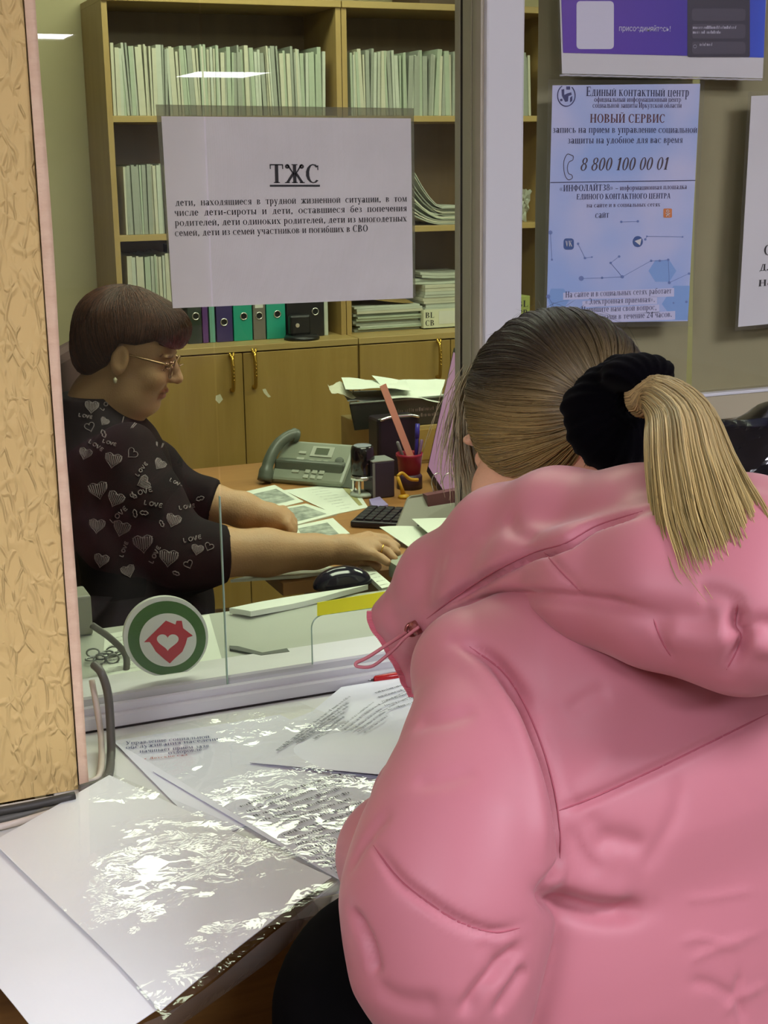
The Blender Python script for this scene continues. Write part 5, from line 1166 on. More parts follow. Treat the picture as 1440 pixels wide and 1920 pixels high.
near_arm = [(*Dp(240, 860, 2.65), .05), (*Dp(350, 1040, 2.62), .050), (*Dp(410, 1036, 2.63), .046), (*Dp(500, 1036, 2.66), .044), (*Dp(590, 1034, 2.69), .032), (*N_W, .026)]
far_arm = [(*Dp(290, 880, 2.98), .05), (*Dp(330, 930, 2.97), .045), (*Dp(400, 943, 2.95), .038), (*Dp(455, 956, 2.95), .036), (*F_W, .025)]
tor = [Dp(222, 850, 2.80), Dp(245, 960, 2.80), Dp(285, 1130, 2.80)]
def stretch(p, c, k_):
    q = p - np.array(c, np.float32); a = q @ lat.astype(np.float32); return (q - a[:, None] * lat.astype(np.float32) * (1 - 1 / k_)) + np.array(c, np.float32)
def clerk_body(p):
    d = hd.sdf(p); d = smin(d, s_cone(p, hd.w((-.035, 0, -.12)), Dp(218, 850, 2.80), .058, .07), .03)
    d = smin(d, s_chain(stretch(p, tor[0], 1.9), [(*tor[0], .065), (*tor[1], .075), (*tor[2], .085)], .02), .03)
    d = smin(d, s_chain(p, near_arm, .015), .02); d = smin(d, s_chain(p, far_arm, .015), .02)
    d = smin(d, hand(p, N_W, N_K, N_P, N_T, N_TH, .0092, .028), .012); return smin(d, hand(p, F_W, F_K, F_P, F_T, F_TH, .0092, .027), .012)
lo = np.min([hd.o - .16, tor[2] - [.2, .25, .12], N_W - .06], 0); hi = np.max([hd.o + .17, F_T[1] + .06, N_T[0] + .05], 0); lo[1] -= .02
V, F = sdf_mesh(clerk_body, lo, hi, 0.0034)
V = laplace(V, F, 1, .4); Q = (V - hd.o) @ hd.A.T / hd.k
skin = colour_mat('skin', 0.5, 0.35, (0.0006, (300, 300, 300)), Subsurface_Weight=0.06, Subsurface_Scale=0.01)
cl = thing('person', 'seated office clerk in glasses and a dark heart patterned blouse, reaching across the desk papers', 'person', (tor[2][0], tor[2][1], 0))
body = raw('body', V, F, skin, cl, True)
C = np.tile(L3(178, 140, 106), (len(V), 1)); fac = (np.exp(-((Q[:, 0] - .085) ** 2 + (Q[:, 1]) ** 2 + (Q[:, 2] + .02) ** 2) / .05 ** 2))[:, None]
C = C * (1 - .35 * fac) + L3(190, 130, 106) * .35 * fac
lip = ((np.abs(Q[:, 1]) < .023) & (Q[:, 0] > .078) & (Q[:, 2] < -.049) & (Q[:, 2] > -.074)); C[lip] = L3(160, 104, 84)
brow = ((np.abs(np.abs(Q[:, 1]) - .032) < .02) & (Q[:, 0] > .07) & (np.abs(Q[:, 2] - .024) < .0035)); C[brow] = L3(110, 76, 56)
eye = ((np.abs(np.abs(Q[:, 1]) - .031) < .011) & (Q[:, 0] > .083) & (np.abs(Q[:, 2] - .001) < .004)); C[eye] = L3(70, 54, 44)
paint(body, C)
# ---- hair
def clerk_hair(p):
    q = hd.loc(p); a = np.arctan2(q[:, 1], q[:, 0])
    n_ = 0.0000 * np.sin(q[:, 0] * 170 + q[:, 2] * 240 + 3 * np.sin(q[:, 1] * 60)) + .0000 * np.sin(q[:, 2] * 500 - q[:, 0] * 260)
    d = s_ell(q, (-.016, 0, .044), (.116, .092, .096)); d = smin(d, s_ell(q, (.060, .004, .078), (.052, .066, .042)), .03); d = smin(d, s_ell(q, (-.070, 0, -.012), (.050, .070, .062)), .03)
    x = q[:, 0]; cut = np.interp(x, [-.14, -.06, -.030, -.012, .02, .055, .085, .11, .13], [-.075, -.066, -.030, .030, .034, .052, .040, .036, .060]).astype(np.float32)
    d = smax(d + n_, cut - q[:, 2], .010)
    return smax(d, -(s_ell(q, (.03, 0, -.02), (.075, .070, .075))), .006) * hd.k
V, F = sdf_mesh(clerk_hair, hd.o - .17, hd.o + .17, 0.0034); Q = (V - hd.o) @ hd.A.T / hd.k
hair_c = colour_mat('clerk_hair', 0.55, 0.3)
hr = raw('hair', V, F, hair_c, cl, True)
w_ = np.clip((Q[:, 0] - .045) / .05, 0, 1)[:, None] * np.clip((.075 - Q[:, 2]) / .03, 0, 1)[:, None]; st_ = (.5 + .5 * np.sin(Q[:, 2] * 420 + Q[:, 0] * 160 + 4 * np.sin(Q[:, 1] * 90)))[:, None]
C = L3(46, 29, 23) + 0 * st_; C = C * (1 - w_) + L3(92, 24, 40) * w_; paint(hr, C)
def hair_lines(bvh_, c, A, k_, n, pole, seg, lo_th, hi_th, ends, rng):
    """combed strands lying on a hair surface, running from the crown outwards"""
    p1 = unit(np.cross(pole, [0, 1.0, 0])); p2 = np.cross(pole, p1); az = rng.uniform(0, 2 * math.pi, n); t0 = rng.uniform(lo_th, .9, n); t1 = rng.uniform(1.0, hi_th, n); out = []
    for i in range(n):
        P = []
        for t in np.linspace(t0[i], t1[i], seg):
            a = az[i] + .12 * math.sin(2.2 * t + 3 * az[i]); d = math.cos(t) * pole + math.sin(t) * (math.cos(a) * p1 + math.sin(a) * p2); dw = unit(d @ A); h = bvh_.ray_cast(Vector(c + dw * .3), Vector(-dw))
            if h[0] is None: break
            q = (np.array(h[0]) - hd.o) @ hd.A.T / hd.k
            if q[2] < np.interp(q[0], [-.14, -.06, -.030, -.012, .02, .055, .085, .11, .13], [-.078, -.070, -.034, .026, .030, .047, .035, .030, .05]): break
            P.append(np.array(h[0]) + dw * rng.uniform(-.0006, .0012))
        if len(P) >= 4: P = np.array(P); u = np.linspace(0, len(P) - 1, seg); out.append(np.stack([np.interp(u, np.arange(len(P)), P[:, j]) for j in range(3)], 1))
    return np.array(out)
HL = hair_lines(bvh_of(V, F), hd.w((-.012, 0, .035)), hd.A, hd.k, 2600, unit([-.25, 0, 1.0]), 11, .05, 2.6, None, np.random.default_rng(12))
def ribbons(name, lines, rad, mat, parent, colf, rng, k_=3):
    n, m, _ = lines.shape; T = np.gradient(lines, axis=1); T /= np.linalg.norm(T, axis=2, keepdims=True) + 1e-9
    X = np.cross(T, np.array([.31, .2, .93])); X /= np.linalg.norm(X, axis=2, keepdims=True) + 1e-9; Y_ = np.cross(T, X)
    tp_ = np.interp(np.linspace(0, 1, m), [0, .08, .75, 1], [.5, 1, .9, .25])[None, :, None] * np.broadcast_to(np.asarray(rad), (n,))[:, None, None]
    VV = np.stack([lines + tp_ * (math.cos(2 * math.pi * j / k_) * X + math.sin(2 * math.pi * j / k_) * Y_) for j in range(k_)], 2).reshape(-1, 3)
    b0 = (np.arange(n)[:, None, None] * m + np.arange(m - 1)[None, :, None]) * k_; j = np.arange(k_)[None, None]; j2 = (j + 1) % k_
    o_ = raw(name, VV, np.stack([b0 + j, b0 + j2, b0 + k_ + j2, b0 + k_ + j], -1).reshape(-1, 4), mat, parent, True); o_['kind'] = 'stuff'; paint(o_, colf(VV, np.repeat(rng.uniform(0, 1, n), m * k_))); return o_
def ctint(P, r_):
    q = (P - hd.o) @ hd.A.T / hd.k; w__ = np.clip((q[:, 0] - .045) / .05, 0, 1)[:, None] * np.clip((.075 - q[:, 2]) / .03, 0, 1)[:, None]; b_ = (.35 + 1.5 * r_)[:, None]
    return (L3(64, 38, 28) * (1 - w__) + L3(98, 26, 42) * w__) * b_
ribbons('hair_strands', HL, RNG.uniform(.0005, .0010, len(HL)), hair_c, hr, ctint, RNG)
# fabric hair clip at the nape
ck = lambda p: smin(smin(s_ell(p, Dp(150, 642, DC + .02), (.012, .02, .016)), s_ell(p, Dp(146, 660, DC + .02), (.012, .02, .014)), .006), s_ell(p, Dp(158, 682, DC + .02), (.016, .022, .014)), .006) + .0015 * np.sin(p[:, 2] * 500)
V, F = sdf_mesh(ck, Dp(150, 660, DC) - .06, Dp(150, 660, DC) + .06, .003); raw('hair_clip', V, F, M('beige_fabric', (150, 132, 92), 0.7), cl, True)
# ---- glasses
gm = M('glasses_metal', (150, 120, 90), 0.25, 0.5, 0.8); g_ = MB()
lens = lambda s_: [hd.w((.106 - .09 * abs(abs(.034 + .026 * math.cos(a)) - .034) - (.006 if s_ else 0), s_ * (.034 + .026 * math.cos(a)), .000 + .020 * math.sin(a))) for a in np.linspace(0, 2 * math.pi, 25)]
for s_ in (-1, 1):
    g_.tube(lens(s_), .0013, 6, False); g_.tube([hd.w((.092, s_ * .060, .010)), hd.w((.080, s_ * .073, .012)), hd.w((.0, s_ * .080, .012)), hd.w((-.014, s_ * .080, -.004))], [.0028, .0026, .0015, .0015], 6)
g_.tube(spline([hd.w((.108, -.010, .006)), hd.w((.114, 0, .010)), hd.w((.108, .010, .006))], 4), .0014, 6)
glasses = g_.build('glasses', gm, cl, True)
orn = MB(); rg2 = np.random.default_rng(6)
for i in range(10): orn.lathe(hd.w((.098 - .004 * (i % 5), -.050 - .0025 * (i % 5) - .002, .016 - .0045 * (i // 2))), hd.A[0] - hd.A[1], [(.0005, 0), (.0026, .001), (.0020, .003), (.0004, .0036)], 8)
orn.build('frame_ornament', M('rose_gold', (206, 160, 140), 0.18, 0.5, 0.8), glasses, True)
for s_ in (-1, 1):
    P = lens(s_)[:-1]; MB().poly(P, hd.A[0] * .0008).build('lens', glass_mat('lens_glass', (0.93, 0.92, 0.92), 1.5), glasses)
MB().lathe(hd.w((-.004, -.086, -.040)), (0, 0, -1), [(.001, 0), (.004, .004), (.003, .010), (.0005, .012)], 12).build('earring', M('pearl', (210, 200, 176), 0.25), cl, True)
rp = (N_K[2] * .45 + N_P[2] * .55); rx, ry, rz = frame_from(N_P[2] - N_K[2]); MB().tube([rp + .0102 * (math.cos(a) * rx + math.sin(a) * ry) for a in np.linspace(0, 2 * math.pi, 21)], .0015, 6, False).build('ring', M('gold', (220, 176, 90), 0.2, 0.5, 0.9), cl, True)
# ---- blouse
slN = [(*Dp(236, 862, 2.66), .070), (*Dp(268, 950, 2.63), .076), (*Dp(340, 1042, 2.61), .070), (*Dp(418, 1037, 2.635), .056)]
slF = [(*Dp(286, 880, 2.97), .066), (*Dp(330, 930, 2.97), .058), (*Dp(396, 941, 2.95), .046)]
kw = RNG.normal(0, 1, (8, 3)); kw = (kw / np.linalg.norm(kw, axis=1, keepdims=True) * RNG.uniform(25, 70, (8, 1))).astype(np.float32); pw_ = RNG.uniform(0, 6, 8)
def folds(p, a): return a * sum(np.sin(p @ kw[i] + pw_[i] + 1.5 * np.sin(p @ kw[(i + 3) % 8] * .6)) for i in range(8)) / 3
neck_ax = (hd.w((-.03, 0, -.10)), hd.w((.055, 0, -.215)))
def blouse(p):
    d = s_chain(stretch(p, tor[0], 2.0), [(*Dp(214, 846, 2.80), .080), (*Dp(226, 880, 2.80), .088), (*tor[1], .094), (*Dp(290, 1110, 2.80), .112), (*Dp(300, 1200, 2.80), .12)], .03)
    d = smin(d, s_cone(p, hd.w((-.060, 0, -.125)), Dp(206, 835, 2.80), .066, .09), .03)
    d = smin(d, s_chain(p, slN, .02), .014); d = smin(d, s_chain(p, slF, .02), .02)
    d = smin(d, s_chain(p, [(*hd.w((-.100, 0, -.095)), .009), (*hd.w((-.075, -.062, -.115)), .012), (*hd.w((-.005, -.085, -.165)), .013), (*hd.w((.050, -.055, -.225)), .011), (*hd.w((.065, -.02, -.26)), .009)]), .010)
    d = smin(d, s_chain(p, [(*hd.w((-.100, 0, -.095)), .009), (*hd.w((-.075, .062, -.115)), .012), (*hd.w((-.005, .085, -.165)), .013), (*hd.w((.055, .05, -.225)), .011), (*hd.w((.07, .02, -.255)), .012)]), .010)
    d = smin(d, s_chain(p, [(*hd.w((-.108, .01, -.062)), .013), (*hd.w((-.092, -.055, -.078)), .016), (*hd.w((-.035, -.080, -.128)), .017), (*hd.w((.030, -.062, -.195)), .014)]), .018)
    d = smin(d, s_cone(p, hd.w((-.080, -.035, -.105)), Dp(196, 830, 2.74), .036, .07), .02)
    d = d + folds(p, .0028)
    d = smax(d, -s_cone(p, neck_ax[0], neck_ax[1], .056, .040), .006)
    for (a, b_) in ((slN[-1], near_arm[3]), (slF[-1], far_arm[3])):
        ax = unit(np.array(b_[:3]) - np.array(a[:3])).astype(np.float32); rel = p - np.array(a[:3], np.float32); t_ = rel @ ax
        rad = np.linalg.norm(rel - t_[:, None] * ax, axis=1)
        d = np.where(rad < .11, smax(d, t_ - .008, .004), d)
    return d
lo2 = np.min([tor[2] - [.22, .30, .06], hd.o - [.18, .2, .2]], 0); hi2 = np.max([tor[0] + [.14, .3, .12], slF[-1][:3] + np.array([.05, .08, .08]), slN[-1][:3] + np.array([.06, .06, .06])], 0)
V, F = sdf_mesh(blouse, lo2, hi2, 0.0045); V = laplace(V, F, 1, .3)
bl_m = noisy('blouse_fabric', (19, 14, 19), (26, 19, 24), (20, 20, 20), 0.8, 0.12)
bl = raw('blouse', V, F, bl_m, cl, True); bv = bvh_of(V, F)
# printed hearts, lips and words, lying on the cloth
pr_m = M('blouse_print', (126, 114, 118), 0.7, 0.2); pr = MB()
def drape(P2, off=.0012):
    out = []
    for x, y in P2:
        d = unit(ray(x, y)); h = bv.ray_cast(Vector(CAM), Vector(d))
        if h[0] is None: return None
        out.append(np.array(h[0]) - d * off)
    return np.array(out)
def d_line(P2, w):
    Q_ = drape(spline(P2, 3) if len(P2) > 2 else P2)
    if Q_ is None or np.linalg.norm(np.diff(Q_, axis=0), axis=1).max() > .05: return
    pr.tube(Q_, w, 4)
def heart(cx, cy, s_, rot, fill):
    P = [(16 * math.sin(a) ** 3 / 17, -(13 * math.cos(a) - 5 * math.cos(2 * a) - 2 * math.cos(3 * a) - math.cos(4 * a)) / 17) for a in np.linspace(0, 2 * math.pi, 22)]
    c, s = math.cos(rot), math.sin(rot); P = [(cx + s_ * (x * c - y * s), cy + s_ * (x * s + y * c)) for x, y in P]
    if fill:
        for k_ in np.linspace(-.9, .9, 9):
            xs = [p for p in P]; a_ = (cx + s_ * (k_ * c + .55 * s), cy + s_ * (k_ * s - .55 * c)); h_ = .62 * (1 - abs(k_)) + .1; b_ = (cx + s_ * (k_ * .8 * c - h_ * s), cy + s_ * (k_ * .8 * s + h_ * c)); d_line([a_, ((a_[0] + b_[0]) / 2, (a_[1] + b_[1]) / 2), b_], s_ * .000035 + .0006)
    Q_ = drape(P)
    if Q_ is not None and np.linalg.norm(np.diff(Q_, axis=0), axis=1).max() < .06: pr.tube(Q_, .0009, 4, False)
STROKES = {'L': [[(0, 0), (0, 1), (.5, .95)]], 'O': [[(.5, .1), (.1, .3), (.1, .8), (.5, 1), (.9, .7), (.8, .2), (.5, .1)]], 'V': [[(0, .1), (.4, 1), (.8, 0)]], 'E': [[(.7, .1), (.15, .15), (.1, .9), (.7, .9)], [(.15, .5), (.6, .5)]]}
def love(cx, cy, s_, rot):
    c, s = math.cos(rot), math.sin(rot)
    for i, ch in enumerate('LOVE'):
        for st in STROKES[ch]: d_line([(cx + s_ * ((x + i * 1.15 - 2) * c - (y - .5) * s), cy + s_ * ((x + i * 1.15 - 2) * s + (y - .5) * c)) for x, y in st], .0011)
def lips(cx, cy, s_, rot):
    c, s = math.cos(rot), math.sin(rot)
    for sg in (-1, 1): d_line([(cx + s_ * (x * c - y * s), cy + s_ * (x * s + y * c)) for x, y in ((-1, 0), (-.4, sg * .45), (0, sg * .3), (.4, sg * .45), (1, 0))], .0011)
for a in ((172, 762, 14, .1, 1), (168, 800, 10, -.3, 0), (240, 795, 15, .5, 1), (160, 850, 13, .3, 1), (212, 862, 17, .2, 1), (248, 850, 11, .8, 0), (184, 918, 19, -.2, 1), (217, 935, 17, .4, 1), (182, 985, 16, .1, 1), (228, 990, 17, .3, 1), (268, 1018, 20, -.1, 1), (325, 975, 15, .3, 1), (316, 1045, 19, .1, 1), (300, 870, 12, .6, 1), (370, 1030, 12, .2, 1), (353, 1058, 9, -.4, 0), (300, 835, 9, .2, 1), (392, 1025, 9, .4, 0), (270, 905, 14, 1.2, 1), (190, 1050, 15, .2, 1), (240, 1070, 14, -.3, 1), (355, 930, 8, .2, 0), (196, 790, 9, .6, 1)): heart(*a)
for a in ((266, 922, 9, -.25), (287, 945, 8, .2), (222, 965, 9, -.75), (290, 1040, 8, -1.1), (360, 1010, 8, -.2), (180, 835, 7, .6), (205, 830, 6, .3), (265, 880, 7, -.9), (200, 755, 8, -.9), (350, 950, 7, -.15), (183, 710, 6, 1.1), (330, 905, 6, .5), (232, 1030, 7, -1.2), (160, 780, 6, .2)): love(*a)
for a in ((253, 963, 8, 1.4), (270, 962, 8, .1), (194, 813, 8, 1.2), (303, 982, 7, 1.1), (330, 1075, 7, .4), (375, 935, 8, -.3), (250, 930, 7, .4)): lips(*a)
pr.build('blouse_print', pr_m, bl, True)
# ---- chair behind her
ch = thing('office_chair', 'dark office chair behind the seated clerk, mostly hidden', 'chair', (hd.o[0] - .25, hd.o[1] + .05, 0)); c0 = Dp(140, 735, 2.86)
fabric = M('chair_fabric', (66, 40, 40), 0.8); cb = c0.copy(); cR = np.stack([fh, lat, [0, 0, 1]], 1)
MB().bbox((-.06, -.20, -.50), (-.01, .16, .085), .02, cR, cb + lat * .06).build('backrest', fabric, ch); sc_ = np.array([tor[2][0] + .04, tor[2][1], 0])
MB().bbox((-.22, -.23, .42), (.22, .23, .50), .03, cR, sc_).build('seat', fabric, ch); MB().tube([sc_ + [0, 0, .10], sc_ + [0, 0, .42]], .025, 12).build('column', blk, ch)
MB().tube([np.array([*(cb + lat * .04 - fh * .04)[:2], cb[2] - .45]), np.array([*(cb + lat * .04 - fh * .04)[:2], .44]), sc_ + [0, 0, .43]], .014, 8).build('back_bar', blk, ch)
for k_ in range(5): a = k_ * 1.2566; MB().tube([sc_ + [0, 0, .10], sc_ + [.26 * math.cos(a), .26 * math.sin(a), .05]], [.022, .014], 8).lathe(sc_ + [.26 * math.cos(a), .26 * math.sin(a), .001], (0, 0, 1), [(.012, 0), (.024, .02), (.02, .045)], 12).build('leg', blk, ch)
# legs under the desk
lg_m = noisy('dark_trousers', (24, 22, 26), (30, 28, 32), (20, 20, 20), 0.8)
for s_ in (-1, 1):
    hip = sc_ + lat * .10 * s_ + [0, 0, .56]; kn = hip + fh * .40; kn[2] = .56; ft = kn + fh * .02; ft[2] = .09
    MB().tube(spline([hip, hip * .5 + kn * .5, kn, kn * .5 + ft * .5 + fh * .01, ft], 5), np.interp(np.linspace(0, 1, 21), [0, .45, .55, 1], [.085, .065, .06, .05]), 14).build('trouser_leg', lg_m, cl, True)
    MB().bbox((-.09, -.045, 0.001), (.16, .045, .085), .03, cR, ft * [1, 1, 0]).build('shoe', blk, cl)
# ================================================================== THE WOMAN IN PINK
HC = Dp(1045, 757, 1.40)
cfh_, crh_ = cfh, crh
wf = unit(-.58 * crh + .775 * cfh + np.array([0, 0, -.24]))
_u = np.cross(wf, unit(np.cross([0, 0, 1.0], wf))); wh = Head(HC + wf * .006 - _u * .046, wf, 0, .92, False)
wb_ = unit([-.25, .968, 0]); wl = np.array([-wb_[1], wb_[0], 0])      # body facing, and its left
O = Dp(1390, 1270, 1.08)
def bp_(f, l, z): return O + wb_ * f + wl * l + np.array([0, 0, z])
wo = thing('person', 'blond woman in a pink hooded jacket with a black scrunchie, standing at the counter', 'person', (*bp_(.10, 0, 0)[:2], 0))
neck_b = bp_(.165, .0, -.02)
def lt(p, c, k_):
    q = p - np.array(c, np.float32); w_ = wl.astype(np.float32); a = q @ w_; return q - a[:, None] * w_ * (1 - 1 / k_) + np.array(c, np.float32)
def wbody(p):
    d = wh.sdf(p); d = smin(d, s_cone(p, wh.w((-.03, 0, -.10)), neck_b, .048, .048), .03)
    return smin(d, s_chain(lt(p, bp_(.1, 0, -.1), 1.8), [(*bp_(.14, 0, -.09), .045), (*bp_(.115, 0, -.3), .06), (*bp_(.06, 0, -.6), .065)], .02), .04)
V, F = sdf_mesh(wbody, np.min([HC - .17, bp_(.05, 0, -.68) - [.22, .12, 0]], 0), np.max([HC + .17, bp_(.1, 0, 0) + [.2, .15, 0]], 0), .004)
o = raw('body', V, F, colour_mat('skin'), wo, True); paint(o, np.tile(L3(222, 172, 140), (len(V), 1)))

# ---- jacket
D_ = lambda x, y, d, r: (*Dp(x, y, d), r)
sl_up = [D_(890, 1300, 1.17, .050), D_(893, 1430, 1.125, .058), D_(868, 1570, 1.09, .070), D_(835, 1700, 1.07, .074), D_(835, 1810, 1.06, .064), D_(855, 1890, 1.06, .050)]
sl_fo = [D_(800, 1690, 1.10, .062), D_(748, 1608, 1.20, .046), D_(805, 1500, 1.31, .044), D_(870, 1420, 1.40, .040)]
kj = RNG.normal(0, 1, (10, 3)); kj = (kj / np.linalg.norm(kj, axis=1, keepdims=True) * RNG.uniform(10, 34, (10, 1))).astype(np.float32); pj = RNG.uniform(0, 6, 10)
def jfold(p, a): return a * sum(np.sin(p @ kj[i] + pj[i] + 1.8 * np.sin(p @ kj[(i + 3) % 10] * .7)) for i in range(10)) / 3
TC = bp_(.1, 0, -.1)
def jacket(p):
    q = lt(p, TC, 1.75)
    d = s_chain(q, [(*bp_(.135, -.01, -.055), .080), (*bp_(.125, -.01, -.14), .112), (*bp_(.115, -.01, -.26), .128), (*bp_(.085, -.01, -.42), .136), (*bp_(.050, -.01, -.60), .142), (*bp_(.030, -.01, -.74), .140)], .02)
    d = smin(d, s_chain(p, [D_(1000, 1250, 1.19, .07), D_(890, 1260, 1.19, .055)], .02), .05)
    d = smin(d, s_chain(p, [D_(816, 1200, 1.36, .018), D_(842, 1290, 1.33, .036), D_(885, 1400, 1.30, .050)]), .014)
    rs = [(*bp_(.12, -.27, -.10), .075), (*bp_(.15, -.33, -.28), .085), (*bp_(.22, -.32, -.40), .085), (*bp_(.36, -.20, -.40), .06)]
    d = smin(d, s_chain(p, rs, .02), .03)
    s1 = s_chain(p, sl_up, .03); s1 = smin(s1, s_chain(p, sl_fo, .03), .012)
    d = smin(d, s1, .008) + jfold(p, .0016)
    return smax(d, -s_cone(p, bp_(.17, .0, .06), bp_(.16, 0, -.03), .055, .045), .01)
lo = np.min([bp_(0, 0, -.86), Dp(640, 1650, 1.05), Dp(870, 1420, 1.45), bp_(.36, -.30, -.46)], 0) - [.10, .16, .0]; hi = np.max([bp_(.1, .3, .02), bp_(.1, -.36, .02), Dp(870, 1400, 1.42)], 0) + [.12, .08, .04]
V, F = sdf_mesh(jacket, lo, hi, 0.0034); V = laplace(V, F, 2, .5); bv = bvh_of(V, F); N = vnormals(V, F)
SEAM = [
 ([(850, 1203), (915, 1232), (972, 1305), (1012, 1395), (1037, 1480), (1050, 1560), (1050, 1625), (1012, 1672)], -.013, .0055),
 ([(840, 1228), (897, 1258), (948, 1330), (985, 1415), (1008, 1490), (1016, 1570), (1010, 1630)], .004, .010),
 ([(1046, 1520), (1120, 1492), (1250, 1432), (1440, 1338)], -.005, .0036),
 ([(692, 1572), (745, 1645), (800, 1690), (860, 1728), (925, 1748), (985, 1735)], -.0055, .0040),
 ([(1005, 1668), (1060, 1695), (1130, 1712), (1222, 1706)], -.015, .009), ([(1040, 1650), (1110, 1668), (1190, 1682)], .004, .013),
 ([(985, 1770), (945, 1805), (895, 1862), (862, 1915)], -.008, .006), ([(990, 1810), (965, 1850), (925, 1910)], -.006, .006),
 ([(775, 1360), (830, 1350), (900, 1330)], -.003, .008), ([(770, 1470), (830, 1462), (900, 1440)], -.0025, .008),
 ([(655, 1700), (690, 1770), (705, 1835)], -.008, .006), ([(650, 1640), (690, 1570), (735, 1520)], -.003, .006),
 ([(1110, 1600), (1160, 1570), (1222, 1598)], -.004, .010), ([(1060, 1545), (1090, 1600), (1130, 1640)], -.003, .008), ([(1100, 1520), (1140, 1570), (1220, 1590)], -.003, .008),
 ([(1280, 1688), (1340, 1682), (1420, 1668)], .0014, .0035), ([(1270, 1770), (1310, 1758), (1360, 1766), (1440, 1745)], .0017, .0035), ([(1290, 1805), (1340, 1780), (1400, 1770)], .0016, .0035), ([(1290, 1840), (1340, 1850), (1390, 1880)], -.003, .005), ([(1355, 1900), (1390, 1870), (1440, 1845)], .0018, .004), ([(1390, 1820), (1385, 1870), (1400, 1920)], -.003, .005),
 ([(1280, 1450), (1272, 1520), (1235, 1590), (1200, 1640)], -.0028, .008), ([(1060, 1340), (1100, 1310), (1150, 1290)], -.0025, .008), ([(1060, 1480), (1110, 1450), (1160, 1400)], .002, .010),
 ([(700, 1850), (760, 1880), (830, 1880)], -.004, .008), ([(900, 1760), (930, 1800), (950, 1850)], -.003, .007)]
V = crease(V, N, bv, SEAM)
pink = M('pink_nylon', (190, 118, 130), 0.48, 0.3, Sheen_Weight=0.2, Sheen_Roughness=0.4); t = NT(pink)
mp = t.coords((7, 7, 7)); nz = t.n('ShaderNodeTexNoise', noise_type='RIDGED_MULTIFRACTAL', i_Scale=1.0, i_Detail=2.0, i_Distortion=0.5, i_Roughness=0.4); t.l(mp, 0, nz, 'Vector'); bp = t.n('ShaderNodeBump', i_Strength=0.6, i_Distance=0.006); t.l(nz, 0, bp, 'Height'); t.l(bp, 0, t.b, 'Normal')
jk = raw('jacket', V, F, pink, wo, True); bv = bvh_of(V, F); seam_m = M('seam_thread_pink', (172, 92, 106), 0.7, 0.2)  # darker pink thread for the stitched seams
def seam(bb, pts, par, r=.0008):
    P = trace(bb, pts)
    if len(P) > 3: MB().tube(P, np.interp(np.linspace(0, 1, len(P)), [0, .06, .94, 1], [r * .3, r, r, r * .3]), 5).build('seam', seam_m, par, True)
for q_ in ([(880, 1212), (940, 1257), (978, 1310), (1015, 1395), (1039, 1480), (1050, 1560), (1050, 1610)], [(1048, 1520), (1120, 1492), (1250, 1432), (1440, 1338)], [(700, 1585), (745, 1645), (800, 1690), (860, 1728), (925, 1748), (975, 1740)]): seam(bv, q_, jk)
# ---- hood: an upper roll around the neck and the bag drooping on the back
roll = [D_(722, 1150, 1.39, .013), D_(755, 1150, 1.375, .024), D_(830, 1092, 1.34, .043), D_(940, 1012, 1.275, .047), D_(1050, 985, 1.225, .047), D_(1200, 985, 1.16, .047), D_(1400, 1005, 1.14, .047), D_(1540, 1030, 1.20, .05), D_(1600, 1100, 1.30, .05), D_(1560, 1150, 1.42, .045)]
bag1 = [D_(790, 1190, 1.36, .022), D_(900, 1105, 1.27, .036), D_(1010, 1075, 1.20, .042), D_(1120, 1095, 1.13, .046), D_(1240, 1120, 1.09, .052), D_(1390, 1150, 1.07, .058), D_(1540, 1130, 1.11, .055), D_(1620, 1120, 1.2, .045)]
front = [D_(728, 1165, 1.385, .013), D_(762, 1215, 1.38, .014), D_(788, 1275, 1.37, .015)]
def hood(p):
    d = s_chain(p, roll, .02); e = s_chain(p, bag1, .02)
    d = smin(d, e, .012); d = smin(d, s_chain(p, front, .01), .012)
    d = smin(d, s_chain(p, [D_(1250, 1050, 1.10, .05), D_(1400, 1060, 1.09, .055), D_(1540, 1060, 1.13, .05)], .02), .025)
    return d + jfold(p, .0012)
P_ = np.array([q[:3] for q in roll + bag1 + front]); V, F = sdf_mesh(hood, P_.min(0) - .08, P_.max(0) + .08, .0034); V = laplace(V, F, 2, .5); bv2 = bvh_of(V, F); N = vnormals(V, F)
V = crease(V, N, bv2, [([(800, 1160), (860, 1115), (930, 1070), (1000, 1036), (1060, 1018), (1120, 985), (1215, 955)], -.016, .0048), ([(790, 1195), (850, 1150), (930, 1122), (1030, 1120), (1130, 1130), (1240, 1155)], -.009, .0055),
 ([(1388, 1130), (1378, 1170), (1392, 1200), (1362, 1262)], -.014, .0055), ([(1020, 1035), (1050, 1070), (1090, 1110)], -.0025, .004), ([(1100, 1130), (1200, 1150), (1290, 1160), (1370, 1150)], -.005, .012), ([(1240, 1180), (1310, 1200), (1380, 1190)], .004, .012), ([(1300, 1110), (1350, 1115), (1385, 1140)], -.004, .008),
 ([(960, 985), (1010, 1005), (1080, 985), (1160, 965)], .0025, .012), ([(950, 960), (965, 995), (1010, 1015)], -.004, .008), ([(1390, 1180), (1430, 1170), (1470, 1180)], -.005, .007), ([(1395, 1200), (1440, 1215), (1480, 1200)], .004, .008), ([(1225, 1160), (1240, 1200), (1260, 1235)], -.0022, .004), ([(830, 1060), (870, 1050), (920, 1000)], .003, .012)])
hd_ = raw('hood', V, F, pink, jk, True); bv2 = bvh_of(V, F)
